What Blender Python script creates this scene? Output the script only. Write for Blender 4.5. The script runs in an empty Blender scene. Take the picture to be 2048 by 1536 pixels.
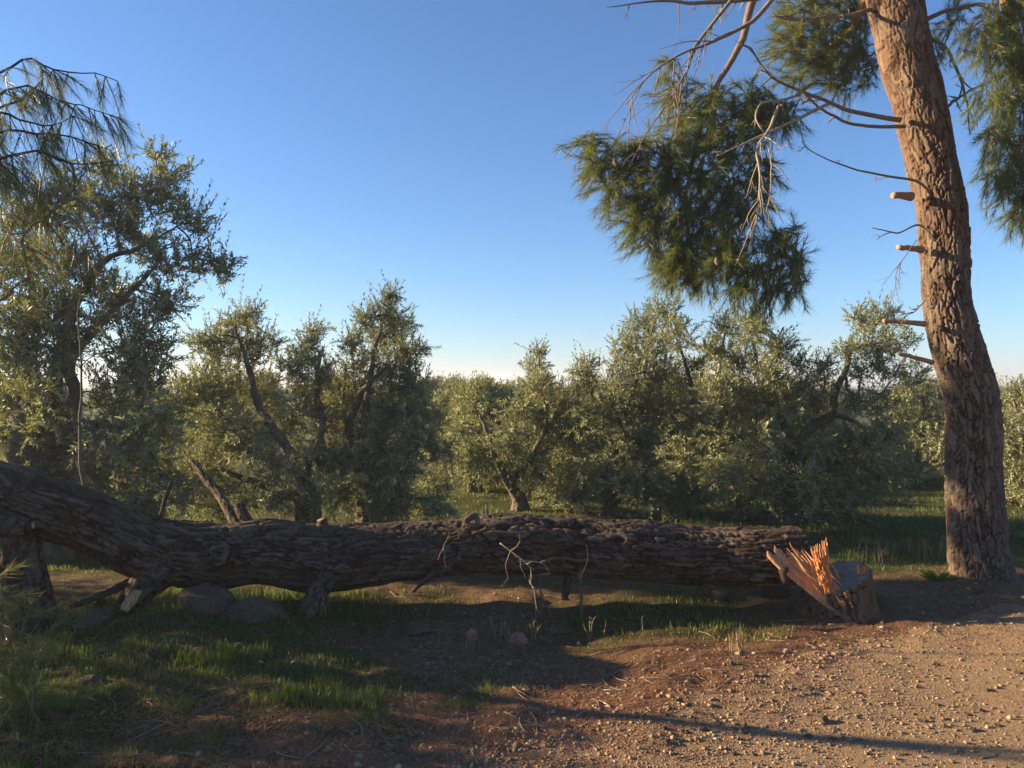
import bpy, math, random
import numpy as np
from mathutils import Vector

# ------------------------------------------------------------------ camera, sky, sun, exposure
scene = bpy.context.scene
F, CX, CY, EYE = 1500.0, 1024.0, 768.0, 1.6          # focal length in photo pixels, centre, eye height
cam_d = bpy.data.cameras.new('camera'); cam = bpy.data.objects.new('camera', cam_d)
scene.collection.objects.link(cam); scene.camera = cam
cam.location = (0, 0, EYE); cam.rotation_euler = (math.radians(90), 0, 0)
cam_d.sensor_width = 36.0; cam_d.lens = 36.0 * F / 2048.0; cam_d.clip_start = 0.05; cam_d.clip_end = 20000

SUN_EL, SUN_FRONT = math.radians(15.5), math.radians(9.0)   # low sun, from the left and a little ahead
to_sun = Vector((-math.cos(SUN_FRONT) * math.cos(SUN_EL), math.sin(SUN_FRONT) * math.cos(SUN_EL), math.sin(SUN_EL)))
world = bpy.data.worlds.new('World'); scene.world = world; world.use_nodes = True
wn = world.node_tree.nodes; wl = world.node_tree.links
bg = wn['Background']; sky = wn.new('ShaderNodeTexSky'); sky.sky_type = 'NISHITA'; sky.sun_disc = False
sky.sun_elevation = SUN_EL; sky.sun_rotation = math.atan2(to_sun.x, to_sun.y)
sky.altitude = 100; sky.air_density = 1.0; sky.dust_density = 0.12; sky.ozone_density = 6.3
wl.new(sky.outputs[0], bg.inputs[0]); bg.inputs[1].default_value = 0.068
sun_d = bpy.data.lights.new('sun', 'SUN'); sun = bpy.data.objects.new('sun', sun_d); scene.collection.objects.link(sun)
sun_d.energy = 5.0; sun_d.angle = math.radians(0.6); sun_d.color = (1.0, 0.77, 0.47)
sun.rotation_euler = (-to_sun).to_track_quat('-Z', 'Y').to_euler(); sun.location = (-20, 3, 10)
vs = scene.view_settings; vs.view_transform = 'Standard'; vs.look = 'None'; vs.gamma = 1.0; vs.exposure = 1.72
vs.use_curve_mapping = False
scene.cycles.max_bounces = 6; scene.cycles.transparent_max_bounces = 4
scene.cycles.volume_bounces = 0
C = scene.collection
rng = np.random.default_rng(7)

# ------------------------------------------------------------------ numpy noise
def _h(ix, iy, iz, s):
    n = (ix.astype(np.int64) * 374761393 + iy.astype(np.int64) * 668265263 + iz.astype(np.int64) * 2147483647 + s * 1274126177) & 0xffffffff
    n = ((n ^ (n >> 13)) * 1274126177) & 0xffffffff
    n = ((n ^ (n >> 16)) * 2246822519) & 0xffffffff
    return ((n ^ (n >> 15)) & 0xffffff) / float(0x1000000)
def vnoise(p, s=0):
    i = np.floor(p).astype(np.int64); f = p - i; f = f * f * (3 - 2 * f)
    r = 0
    for dx in (0, 1):
        for dy in (0, 1):
            for dz in (0, 1):
                w = (f[:, 0] if dx else 1 - f[:, 0]) * (f[:, 1] if dy else 1 - f[:, 1]) * (f[:, 2] if dz else 1 - f[:, 2])
                r = r + w * _h(i[:, 0] + dx, i[:, 1] + dy, i[:, 2] + dz, s)
    return r * 2 - 1
def fbm(p, o=4, s=0):
    r = 0; a = .5
    for k in range(o):
        r = r + a * vnoise(p * 2.03 ** k + 17.3 * k, s + k); a *= .5
    return r
def fbm2(x, y, o=4, s=0):
    x = np.asarray(x, float); y = np.asarray(y, float)
    sh = np.broadcast(x, y).shape
    x, y = np.broadcast_to(x, sh).ravel(), np.broadcast_to(y, sh).ravel()
    return fbm(np.stack([x, y, np.zeros_like(x) + .37], 1), o, s).reshape(sh)
def worley(p, s=0):
    i = np.floor(p).astype(np.int64); f1 = np.full(len(p), 9.); f2 = np.full(len(p), 9.); cid = np.zeros(len(p))
    for dx in (-1, 0, 1):
        for dy in (-1, 0, 1):
            for dz in (-1, 0, 1):
                c = i + (dx, dy, dz)
                j = np.stack([_h(c[:, 0], c[:, 1], c[:, 2], s + k) for k in range(3)], 1)
                d = np.sqrt(((c + j - p) ** 2).sum(1)); hv = j[:, 0]
                m = d < f1
                f2 = np.where(m, f1, np.minimum(f2, d)); cid = np.where(m, hv, cid); f1 = np.where(m, d, f1)
    return f1, f2, cid
def sstep(a, b, x):
    t = np.clip((np.asarray(x, float) - a) / (b - a), 0, 1); return t * t * (3 - 2 * t)

# ------------------------------------------------------------------ mesh helpers
def P(px, py, d): return np.array([(px - CX) / F * d, d, EYE - (py - CY) / F * d])
def nrm(v): return v / np.maximum(np.linalg.norm(v, axis=-1, keepdims=True), 1e-9)
def mesh(name, V, Fs, rnd=None, smooth=False):
    V = np.asarray(V, np.float32); me = bpy.data.meshes.new(name)
    Fs = [np.asarray(f, np.int32) for f in Fs if len(f)]
    me.vertices.add(len(V)); me.vertices.foreach_set('co', V.ravel())
    tot = np.concatenate([np.full(len(f), f.shape[1], np.int32) for f in Fs])
    loops = np.concatenate([f.ravel() for f in Fs])
    me.loops.add(len(loops)); me.loops.foreach_set('vertex_index', loops)
    me.polygons.add(len(tot)); st = np.concatenate([[0], np.cumsum(tot)[:-1]]).astype(np.int32)
    me.polygons.foreach_set('loop_start', st); me.polygons.foreach_set('loop_total', tot)
    if smooth: me.polygons.foreach_set('use_smooth', np.ones(len(tot), bool))
    if rnd is not None:
        a = me.attributes.new('rnd', 'FLOAT', 'POINT'); a.data.foreach_set('value', np.asarray(rnd, np.float32))
    me.update(calc_edges=True)
    return me
ORI = {}
def origin(parent):
    while parent is not None:
        if parent in ORI: return ORI[parent]
        parent = parent.parent
    return np.zeros(3)
def obj(name, V, Fs, mat, parent=None, rnd=None, smooth=False, kind=None, label=None):
    if parent is None:
        o0 = np.asarray(V).mean(0) * (1, 1, 0) + (0, 0, np.asarray(V)[:, 2].min())
        if kind: o0 = np.zeros(3)
    else: o0 = origin(parent)
    o = bpy.data.objects.new(name, mesh(name, np.asarray(V) - o0, Fs, rnd, smooth)); C.objects.link(o)
    o.data.materials.append(mat)
    if parent is not None: o.parent = parent
    else: o.location = o0
    if kind: o['kind'] = kind
    if label: o['label'] = label
    return o
def thing(name, label, cat, loc, group=None):
    o = bpy.data.objects.new(name, None); C.objects.link(o); o.location = loc; o.empty_display_size = .1
    ORI[o] = np.array(loc, float); o['label'] = label; o['category'] = cat
    if group: o['group'] = group
    return o
def tag(o, label, cat, group=None):
    o['label'] = label; o['category'] = cat
    if group: o['group'] = group
    return o
def dup(root, loc, rz, sc, label, group=None):
    r = root.copy(); C.objects.link(r); r.location = loc; r.rotation_euler = (0, 0, rz); r.scale = (sc, sc, sc)
    r['label'] = label
    if group: r['group'] = group
    for ch in list(root.children):
        c = ch.copy(); C.objects.link(c); c.parent = r
    return r
def catmull(pts, n):
    pts = np.asarray(pts, float)
    if len(pts) == 2: return pts[0] + (pts[1] - pts[0]) * np.linspace(0, 1, n)[:, None]
    q = np.vstack([2 * pts[0] - pts[1], pts, 2 * pts[-1] - pts[-2]])
    seg = np.linalg.norm(np.diff(pts[:, :3], axis=0), axis=1); cum = np.concatenate([[0], np.cumsum(seg)]) / seg.sum()
    t = np.linspace(0, 1, n); k = np.clip(np.searchsorted(cum, t, 'right') - 1, 0, len(pts) - 2)
    u = ((t - cum[k]) / np.maximum(cum[k + 1] - cum[k], 1e-9))[:, None]
    a, b, c, d = q[k], q[k + 1], q[k + 2], q[k + 3]
    return .5 * (2 * b + (c - a) * u + (2 * a - 5 * b + 4 * c - d) * u ** 2 + (3 * b - a - 3 * c + d) * u ** 3)
def frames(c):
    t = nrm(np.gradient(c, axis=0)); n = np.zeros_like(c)
    r = np.array([0., 0, 1]) if abs(t[0, 2]) < .8 else np.array([0., 1, 0])
    n[0] = nrm(np.cross(np.cross(t[0], r), t[0]))
    for i in range(1, len(c)): n[i] = nrm(n[i - 1] - t[i] * (n[i - 1] @ t[i]))
    return t, n, np.cross(t, n)
def tube(pts, rad, sides=6, seg=12, wob=0., cap=True, seed=0):
    """one tapered tube; pts k x 3, rad k"""
    q = catmull(np.column_stack([np.asarray(pts, float), np.asarray(rad, float)]), seg)
    c, r = q[:, :3], np.maximum(q[:, 3], .0006)
    if wob:
        c = c + wob * np.stack([fbm(np.column_stack([np.linspace(0, seg * .45, seg), np.full(seg, seed + .5), np.full(seg, k * 7.7)]), 2, seed) for k in range(3)], 1) * np.linspace(0, 1, seg)[:, None] ** .5
    t, n, b = frames(c); th = np.linspace(0, 2 * np.pi, sides, endpoint=False)
    V = c[:, None] + r[:, None, None] * (np.cos(th)[None, :, None] * n[:, None] + np.sin(th)[None, :, None] * b[:, None])
    V = V.reshape(-1, 3); F4 = gridfaces(seg, sides)
    tri = []
    if cap:
        V = np.vstack([V, c[0], c[-1]]); k = len(V)
        j = np.arange(sides); j2 = (j + 1) % sides
        tri = np.vstack([np.stack([np.full(sides, k - 2), j2, j], 1), np.stack([np.full(sides, k - 1), (seg - 1) * sides + j, (seg - 1) * sides + j2], 1)])
    return V, F4, tri, c
def gridfaces(ns, nt):
    i = np.arange(ns - 1)[:, None] * nt; j = np.arange(nt)[None]; j2 = (j + 1) % nt
    return np.stack([i + j, i + j2, i + nt + j2, i + nt + j], -1).reshape(-1, 4)
class Buf:
    def __init__(s): s.V = []; s.Q = []; s.T = []; s.R = []; s.n = 0
    def add(s, V, Q=(), T=(), rnd=.5):
        s.V.append(V); s.R.append(np.broadcast_to(np.asarray(rnd, float), (len(V),)))
        if len(Q): s.Q.append(np.asarray(Q) + s.n)
        if len(T): s.T.append(np.asarray(T) + s.n)
        s.n += len(V)
    def tube(s, pts, rad, sides=5, seg=8, wob=0., seed=0, rnd=.5):
        V, Q, T, c = tube(pts, rad, sides, seg, wob, True, seed); s.add(V, Q, T, rnd); return c
    def obj(s, name, mat, parent=None, **k):
        Fs = []
        if s.Q: Fs.append(np.vstack(s.Q))
        if s.T: Fs.append(np.vstack(s.T))
        return obj(name, np.vstack(s.V), Fs, mat, parent, np.concatenate(s.R), **k)
def bark_tube(pts, rad, sides, seg, cell=.06, stretch=3.5, amp=.02, seed=0, lump=.03, flare=None, dense=None):
    """trunk with furrowed bark: raised plates, sunk fissures, all real relief; returns V, quads, plate height, centres.
    dense = share of the length that gets nine tenths of the rings"""
    q = catmull(np.column_stack([np.asarray(pts, float), np.asarray(rad, float)]), 600)
    t0 = np.linspace(0, 1, 600)
    t1 = np.linspace(0, 1, seg) if dense is None else np.concatenate([np.linspace(0, dense, int(seg * .9), endpoint=False), np.linspace(dense, 1, seg - int(seg * .9))])
    q = np.stack([np.interp(t1, t0, q[:, k]) for k in range(4)], 1)
    c, r = q[:, :3], q[:, 3]; t, n, b = frames(c)
    s = np.concatenate([[0], np.cumsum(np.linalg.norm(np.diff(c, axis=0), axis=1))])
    th = np.linspace(0, 2 * np.pi, sides, endpoint=False)
    ct, st_ = np.cos(th)[None], np.sin(th)[None]; rm = r[:, None]
    q3 = np.stack([(rm * ct), (rm * st_), np.broadcast_to(s[:, None], (seg, sides))], -1).reshape(-1, 3)
    w = np.stack([fbm(q3 * (11, 11, 5), 3, seed + 40 + k) for k in range(3)], 1)
    u = q3 / (cell, cell, cell * stretch) + w * (1.1, 1.1, 1.0)
    f1, f2, cid = worley(u, seed)
    rid = np.abs(fbm(q3 / (cell * .9, cell * .9, cell * stretch * 2.2) + w * .9, 3, seed + 21))
    e = np.minimum((f2 - f1) * 1.0, rid * 2.2 + .02)
    plate = sstep(.015, .13, e) * (.62 + .38 * cid)
    u2 = q3 / (cell * .5, cell * .5, cell * .5 * min(stretch, 4.)) + w * 2
    g1, g2, gid = worley(u2, seed + 5)
    flake = gid * sstep(0, .12, g2 - g1)                                      # thin flat flakes on the plates
    am = amp(s[:, None] + 0 * th[None]).ravel() if callable(amp) else amp
    h = plate * am * (.9 + .16 * flake) + fbm(q3 * 80, 2, seed + 9) * am * .12
    h += lump * fbm(q3 * (3.2, 3.2, 1.6), 3, seed + 3)
    rr = rm + (h - am * .95).reshape(seg, sides)
    if flare is not None: rr = rr + flare(s[:, None], th[None])
    V = c[:, None] + rr[..., None] * (ct[..., None] * n[:, None] + st_[..., None] * b[:, None])
    return V.reshape(-1, 3), gridfaces(seg, sides), np.clip(plate * (.55 + .45 * flake) + .12 * (cid - .5), 0, 1), c

# ------------------------------------------------------------------ materials
def mat(name, build):
    m = bpy.data.materials.new(name); m.use_nodes = True; nt = m.node_tree; nt.nodes.clear()
    out = nt.nodes.new('ShaderNodeOutputMaterial'); sh = build(nt)
    nt.links.new(sh, out.inputs['Surface']); return m
def nd(nt, t, ins=None, **kw):
    n = nt.nodes.new('ShaderNode' + t)
    for k, v in kw.items(): setattr(n, k, v)
    for k, v in (ins or {}).items():
        if isinstance(v, bpy.types.NodeSocket): nt.links.new(v, n.inputs[k])
        else: n.inputs[k].default_value = v
    return n
def ramp(nt, fac, stops, interp='LINEAR'):
    r = nt.nodes.new('ShaderNodeValToRGB'); r.color_ramp.interpolation = interp
    el = r.color_ramp.elements
    while len(el) < len(stops): el.new(.5)
    for e, (p, c) in zip(el, stops): e.position = p; e.color = (*c, 1)
    nt.links.new(fac, r.inputs[0]); return r.outputs[0]
def noise(nt, scale, detail=4, vec=None, rough=.6):
    n = nd(nt, 'TexNoise', {'Scale': scale, 'Detail': detail, 'Roughness': rough})
    if vec is None: vec = nd(nt, 'TexCoord').outputs['Object']
    nt.links.new(vec, n.inputs['Vector']); return n.outputs['Fac']
def mix(nt, fac, a, b, mode='MIX'):
    n = nt.nodes.new('ShaderNodeMix'); n.data_type = 'RGBA'; n.blend_type = mode
    for sck, v in ((n.inputs[0], fac), (n.inputs[6], a), (n.inputs[7], b)):
        if isinstance(v, bpy.types.NodeSocket): nt.links.new(v, sck)
        else: sck.default_value = v if isinstance(v, (int, float)) else (*v, 1)
    return n.outputs[2]
def rndattr(nt): return nd(nt, 'Attribute', attribute_name='rnd').outputs['Fac']
def bump(nt, h, strength, dist=.01): return nd(nt, 'Bump', {'Height': h, 'Strength': strength, 'Distance': dist}).outputs[0]
def pbsdf(nt, col, rough=.8, spec=.3, normal=None):
    p = nd(nt, 'BsdfPrincipled', {'Roughness': rough, 'Specular IOR Level': spec})
    if isinstance(col, bpy.types.NodeSocket): nt.links.new(col, p.inputs['Base Color'])
    else: p.inputs['Base Color'].default_value = (*col, 1)
    if normal is not None: nt.links.new(normal, p.inputs['Normal'])
    return p.outputs[0]
def leaf_mat(name, top, under, trans, tfac, rough=.42, spec=.5):
    def b(nt):
        r = rndattr(nt); col = ramp(nt, r, top)
        if under is not None:
            back = nd(nt, 'NewGeometry').outputs['Backfacing']
            col = mix(nt, back, col, ramp(nt, r, under))
        tr = nd(nt, 'BsdfTranslucent', {'Color': ramp(nt, r, trans)}).outputs[0]
        m = nd(nt, 'MixShader', {0: tfac}); nt.links.new(pbsdf(nt, col, rough, spec), m.inputs[1]); nt.links.new(tr, m.inputs[2])
        return m.outputs[0]
    return mat(name, b)
M = {}
M['olive'] = leaf_mat('olive leaf', [(0, (.105, .125, .050)), (.5, (.165, .185, .080)), (.85, (.22, .23, .105)), (1, (.32, .28, .12))],
                      [(0, (.26, .28, .16)), (.6, (.36, .375, .225)), (1, (.42, .39, .22))],
                      [(0, (.21, .24, .05)), (1, (.34, .32, .09))], .30, .5, .35)
M['needle'] = leaf_mat('pine needle', [(0, (.060, .092, .026)), (.6, (.112, .148, .038)), (.9, (.19, .20, .048)), (1, (.26, .17, .06))], None,
                       [(0, (.17, .22, .04)), (1, (.32, .31, .07))], .34, .4, .45)
M['grass'] = leaf_mat('grass blade', [(0, (.024, .058, .010)), (.45, (.048, .088, .016)), (.7, (.11, .13, .03)), (.82, (.22, .18, .06)), (1, (.36, .27, .13))], None,
                      [(0, (.09, .22, .018)), (.6, (.20, .28, .035)), (1, (.34, .26, .09))], .30, .5, .35)
M['dry'] = leaf_mat('dry stalk', [(0, (.22, .13, .06)), (1, (.42, .30, .16))], None, [(0, (.2, .12, .05)), (1, (.3, .2, .1))], .12, .7, .2)
M['litter'] = leaf_mat('dry needle litter', [(0, (.12, .045, .022)), (.5, (.24, .10, .045)), (1, (.38, .21, .10))], None, [(0, (.2, .08, .03)), (1, (.3, .14, .06))], .1, .6, .3)
M['weed'] = leaf_mat('broad leaf weed', [(0, (.06, .13, .02)), (1, (.12, .20, .03))], None, [(0, (.22, .36, .03)), (1, (.34, .42, .05))], .4, .5, .35)
def bark_mat(name, lo, mid, hi, lichen, lf=.35, bs=.8, red=None):
    def b(nt):
        tc = nd(nt, 'TexCoord').outputs['Object']
        c = ramp(nt, rndattr(nt), [(0, lo), (.35, mid), (1, hi)])
        n1 = noise(nt, 3.0, 5, tc); n2 = noise(nt, 45, 4, tc)
        if red:      # the thin young bark high on the trunk is redder
            zz = nd(nt, 'SeparateXYZ', {0: tc}).outputs[2]; zz = nd(nt, 'MapRange', {0: zz, 1: 2.2, 2: 4.2}).outputs[0]
            c = mix(nt, zz, c, ramp(nt, rndattr(nt), [(0, red[0]), (.4, red[1]), (1, red[2])]))
        c = mix(nt, ramp(nt, n1, [(.45, (0, 0, 0)), (.72, (lf,) * 3)]), c, lichen)
        c = mix(nt, .55, c, ramp(nt, n2, [(.25, (.35, .33, .32)), (.75, (1.25, 1.2, 1.15))]), 'MULTIPLY')
        return pbsdf(nt, c, .9, .15, bump(nt, n2, bs, .006))
    return mat(name, b)
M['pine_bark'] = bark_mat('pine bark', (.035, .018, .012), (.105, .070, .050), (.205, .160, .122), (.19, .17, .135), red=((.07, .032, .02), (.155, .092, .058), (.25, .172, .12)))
M['pine_bark_red'] = bark_mat('upper pine bark', (.20, .085, .045), (.33, .18, .10), (.42, .28, .19), (.36, .30, .22), .25)
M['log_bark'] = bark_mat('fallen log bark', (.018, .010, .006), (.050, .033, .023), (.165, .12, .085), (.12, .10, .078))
M['stump_bark'] = bark_mat('stump bark', (.05, .022, .012), (.105, .056, .034), (.20, .125, .08), (.15, .10, .065))
M['olive_bark'] = bark_mat('olive bark', (.07, .055, .04), (.12, .095, .07), (.20, .17, .13), (.16, .16, .08), .5)
M['dead_wood'] = bark_mat('dead grey twig', (.12, .08, .055), (.20, .145, .105), (.30, .23, .17), (.24, .21, .17), .3)
M['pale_twig'] = bark_mat('pale bare twig', (.22, .16, .10), (.32, .25, .17), (.42, .34, .24), (.34, .29, .21), .3)
def wood_b(a, b_, sc):
    def b(nt):
        tc = nd(nt, 'TexCoord').outputs['Object']; mp = nd(nt, 'Mapping', {'Vector': tc, 'Scale': sc})
        n = noise(nt, 6, 6, mp.outputs[0]); r = rndattr(nt)
        c = mix(nt, r, ramp(nt, n, [(.3, a), (.7, b_)]), ramp(nt, n, [(.3, tuple(x * .75 for x in a)), (.7, tuple(x * 1.15 for x in b_))]))
        return pbsdf(nt, c, .75, .2, bump(nt, n, .5, .004))
    return b
M['torn_wood'] = mat('torn orange heartwood', wood_b((.40, .135, .042), (.66, .28, .095), (14, 14, 2)))
M['torn_dull'] = mat('torn dull brown wood', wood_b((.26, .125, .06), (.56, .33, .17), (14, 14, 2)))
M['sawn'] = mat('weathered sawn face', wood_b((.15, .115, .085), (.26, .205, .155), (3, 3, 3)))
M['sawn_fresh'] = mat('pale sawn branch end', wood_b((.24, .17, .10), (.36, .27, .165), (4, 4, 4)))
def rock_b(a, b_, s=6):
    def b(nt):
        n = noise(nt, s, 6); n2 = noise(nt, s * 7, 5)
        c = mix(nt, .4, ramp(nt, n, [(.3, a), (.7, b_)]), ramp(nt, n2, [(.3, tuple(x * .6 for x in a)), (.7, tuple(min(1, x * 1.2) for x in b_))]))
        return pbsdf(nt, c, .95, .1, bump(nt, nd(nt, 'Math', {0: n, 1: n2}, operation='ADD').outputs[0], 1., .03))
    return b
M['rock'] = mat('limestone', rock_b((.06, .044, .028), (.16, .125, .085)))
M['red_rock'] = mat('reddish stone', rock_b((.30, .12, .08), (.48, .24, .17)))
def peb(nt):
    c = ramp(nt, rndattr(nt), [(0, (.12, .07, .038)), (.45, (.22, .145, .085)), (.85, (.33, .24, .15)), (1, (.50, .40, .28))])
    return pbsdf(nt, c, .85, .25)
M['pebble'] = mat('pebbles', peb)
def soil(nt):
    tc = nd(nt, 'TexCoord').outputs['Object']
    n1 = noise(nt, 1.3, 6, tc); n2 = noise(nt, 14, 6, tc); n3 = noise(nt, 90, 4, tc)
    c = ramp(nt, n1, [(.3, (.12, .075, .045)), (.55, (.17, .105, .06)), (.75, (.13, .11, .05))])
    c = mix(nt, .45, c, ramp(nt, n2, [(.3, (.10, .05, .03)), (.5, (.20, .115, .065)), (.75, (.30, .21, .14))]))
    c = mix(nt, rndattr(nt), c, ramp(nt, n2, [(.3, (.030, .045, .013)), (.7, (.06, .08, .022))]))
    c = mix(nt, .5, c, ramp(nt, n3, [(.25, (.45, .43, .4)), (.75, (1.3, 1.25, 1.2))]), 'MULTIPLY')
    hh = nd(nt, 'Math', {0: n2, 1: n3}, operation='ADD').outputs[0]
    return pbsdf(nt, c, .95, .1, bump(nt, hh, .9, .03))
M['soil'] = mat('soil', soil)
def road(nt):
    tc = nd(nt, 'TexCoord').outputs['Object']
    n1 = noise(nt, 2.2, 6, tc); n2 = noise(nt, 38, 6, tc); n3 = noise(nt, 160, 3, tc)
    c = ramp(nt, n1, [(.3, (.24, .152, .080)), (.7, (.33, .22, .125))])
    c = mix(nt, .5, c, ramp(nt, n2, [(.3, (.19, .12, .062)), (.7, (.38, .265, .155))]))
    c = mix(nt, .45, c, ramp(nt, n3, [(.25, (.55, .53, .5)), (.75, (1.3, 1.27, 1.2))]), 'MULTIPLY')
    hh = nd(nt, 'Math', {0: n2, 1: n3}, operation='ADD').outputs[0]
    return pbsdf(nt, c, .92, .15, bump(nt, hh, .7, .012))
M['road'] = mat('packed gravel road', road)
M['far_green'] = mat('far trees', lambda nt: pbsdf(nt, ramp(nt, noise(nt, .35, 6), [(.35, (.03, .045, .02)), (.65, (.07, .09, .035))]), .9, .1))
M['hill'] = mat('far hill', lambda nt: pbsdf(nt, ramp(nt, noise(nt, .02, 6), [(.35, (.07, .085, .05)), (.65, (.13, .13, .08))]), .95, .1))

# ------------------------------------------------------------------ ground, road
def road_s(x, y):      # signed distance into the road (m): positive on the road
    return ((x + .45) * .50 - (y - 3.1) * .866) + .25 * fbm2(x * .9, y * .9, 3, 21)
def H(x, y):
    x = np.asarray(x, float); y = np.asarray(y, float)
    on = sstep(-.3, .8, road_s(x, y)) * sstep(14, 8, np.hypot(x, y))
    near = sstep(60, 12, np.hypot(x, y))
    h = (1 - .85 * on) * near * (.09 * fbm2(x * .55, y * .55, 3, 1) + .05 * fbm2(x * 2.3, y * 2.3, 3, 2) + .02 * fbm2(x * 8, y * 8, 2, 3))
    h = h - .10 * np.exp(-((x + .1) / 1.2) ** 2 - ((y - 4.75) / .6) ** 2) + .04 * sstep(2.2, 3.6, x) * sstep(7, 5.6, y)
    h = h + .13 * np.exp(-((x + 2.2) / .9) ** 2 - ((y - 4.9) / .6) ** 2)
    h = h + .01 * np.exp(-((x - 4.0) / 1.0) ** 2 - ((y - 5.95) / .7) ** 2)
    h = h - .9 * sstep(6.6, 45, y) - .3 * sstep(0, 30, np.abs(x)) * sstep(6, 30, y)
    return h
def h1(x, y): return float(H(np.array([x]), np.array([y]))[0])
def lines(lo, hi, step, far):
    a = np.arange(lo, hi + 1e-6, step); out = []; s = step; v = hi
    while v < far: s *= 1.22; v += s; out.append(v)
    neg = []; s = step; v = lo
    while v > -far: s *= 1.22; v -= s; neg.append(v)
    return np.concatenate([neg[::-1], a, out])
gx, gy = lines(-4.6, 5.4, .045, 3200), lines(2.2, 8.2, .045, 3200)
XX, YY = np.meshgrid(gx, gy); ZZ = H(XX, YY)
def green(x, y):       # where grass grows, 0..1
    n = fbm2(x * 1.1, y * 1.1, 4, 31)
    g = .34 + 1.1 * n
    g = g + .55 * sstep(-.1, -1.2, x) * sstep(6, 5, y)                         # left foreground
    g = g + .75 * sstep(6.0, 6.7, y) + .5 * np.exp(-((x - 1.45) / .55) ** 2 - ((y - 5.45) / .35) ** 2)
    g = g + .7 * np.exp(-((x - .6) / 1.3) ** 2 - ((y - 5.3) / .45) ** 2) - .6 * np.exp(-((x + .45) / .5) ** 2 - ((y - 4.75) / .7) ** 2)      # stony path
    g = g - .8 * np.exp(-((x - 3.9) / .9) ** 2 - ((y - 5.7) / .5) ** 2)
    g = g + .3 * sstep(.6, -.4, x) * sstep(4.6, 4.0, y) + .5 * np.exp(-((x - 3.0) / .8) ** 2 - ((y - 6.3) / .4) ** 2)
    g = g + .45 * np.exp(-((x - 1.1) / .9) ** 2 - ((y - 4.85) / .3) ** 2) + .4 * np.exp(-((x + .1) / .7) ** 2 - ((y - 4.0) / .35) ** 2)
    g = g - .9 * sstep(-.5, .0, road_s(x, y)) - .45 * sstep(-1.2, -.4, road_s(x, y))
    return np.clip(g, 0, 1)
GV = np.stack([XX, YY, ZZ], -1).reshape(-1, 3)
nx, ny = len(gx), len(gy)
i = (np.arange(ny - 1)[:, None] * nx + np.arange(nx - 1)[None])
GF = np.stack([i, i + 1, i + nx + 1, i + nx], -1).reshape(-1, 4)
obj('ground', GV, [GF], M['soil'], rnd=(green(XX, YY) * .8).ravel(), smooth=True, kind='structure')
rs = road_s(XX, YY)
RV = GV.copy(); RV[:, 2] += np.clip(rs.ravel() * .05 + .008 * fbm2(XX * 5, YY * 5, 3, 44).ravel(), -.04, .006)
fm = ((XX.ravel()[GF[:, 0]] ** 2 + YY.ravel()[GF[:, 0]] ** 2) < 3600) & (rs.ravel()[GF[:, 0]] > -.6) & (rs.ravel()[GF[:, 0]] < 5)
used = np.unique(GF[fm]); rem = np.full(len(GV), -1); rem[used] = np.arange(len(used))
obj('gravel_road', RV[used], [rem[GF[fm]]], M['road'], smooth=True, kind='structure')

# far ridge beyond the plain
a = np.linspace(-1.3, 1.3, 160); rows = []
for k, (rr_, zz) in enumerate([(2300, -4), (2450, 1), (2650, 1), (2900, -4)]):
    z = zz + 0 * a + (14 * (fbm2(a * 4, 0 * a + k * .1, 4, 55) + .1) if zz > 0 else 0)
    rows.append(np.stack([rr_ * np.sin(a), rr_ * np.cos(a), np.maximum(z, zz)], 1))
HV = np.vstack(rows); i = (np.arange(3)[:, None] * 160 + np.arange(159)[None])
obj('hills', HV, [np.stack([i, i + 1, i + 161, i + 160], -1).reshape(-1, 4)], M['hill'], smooth=True, kind='structure')

# ------------------------------------------------------------------ foliage generators
def rand_unit(n, r): return nrm(r.normal(size=(n, 3)))
def perp(d, r):
    return nrm(np.cross(d, rand_unit(len(d), r)))
def prisms(p0, p1, p2, r0):
    """thin bent three-sided stems, one per row"""
    n = len(p0); d = nrm(p2 - p0); a = nrm(np.cross(d, np.array([.3, .9, .2]))); b = np.cross(d, a)
    V = np.zeros((n, 3, 3, 3))
    for k, (p, r) in enumerate(((p0, 1.), (p1, .8), (p2, .4))):
        for j in range(3):
            an = j * 2.0944; V[:, k, j] = p + (r * r0)[:, None] * (np.cos(an) * a + np.sin(an) * b)
    base = (np.arange(n) * 9)[:, None, None]
    Q = np.array([[k * 3 + j, k * 3 + (j + 1) % 3, k * 3 + 3 + (j + 1) % 3, k * 3 + 3 + j] for k in (0, 1) for j in range(3)])
    return V.reshape(-1, 3), (base + Q[None]).reshape(-1, 4)
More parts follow.
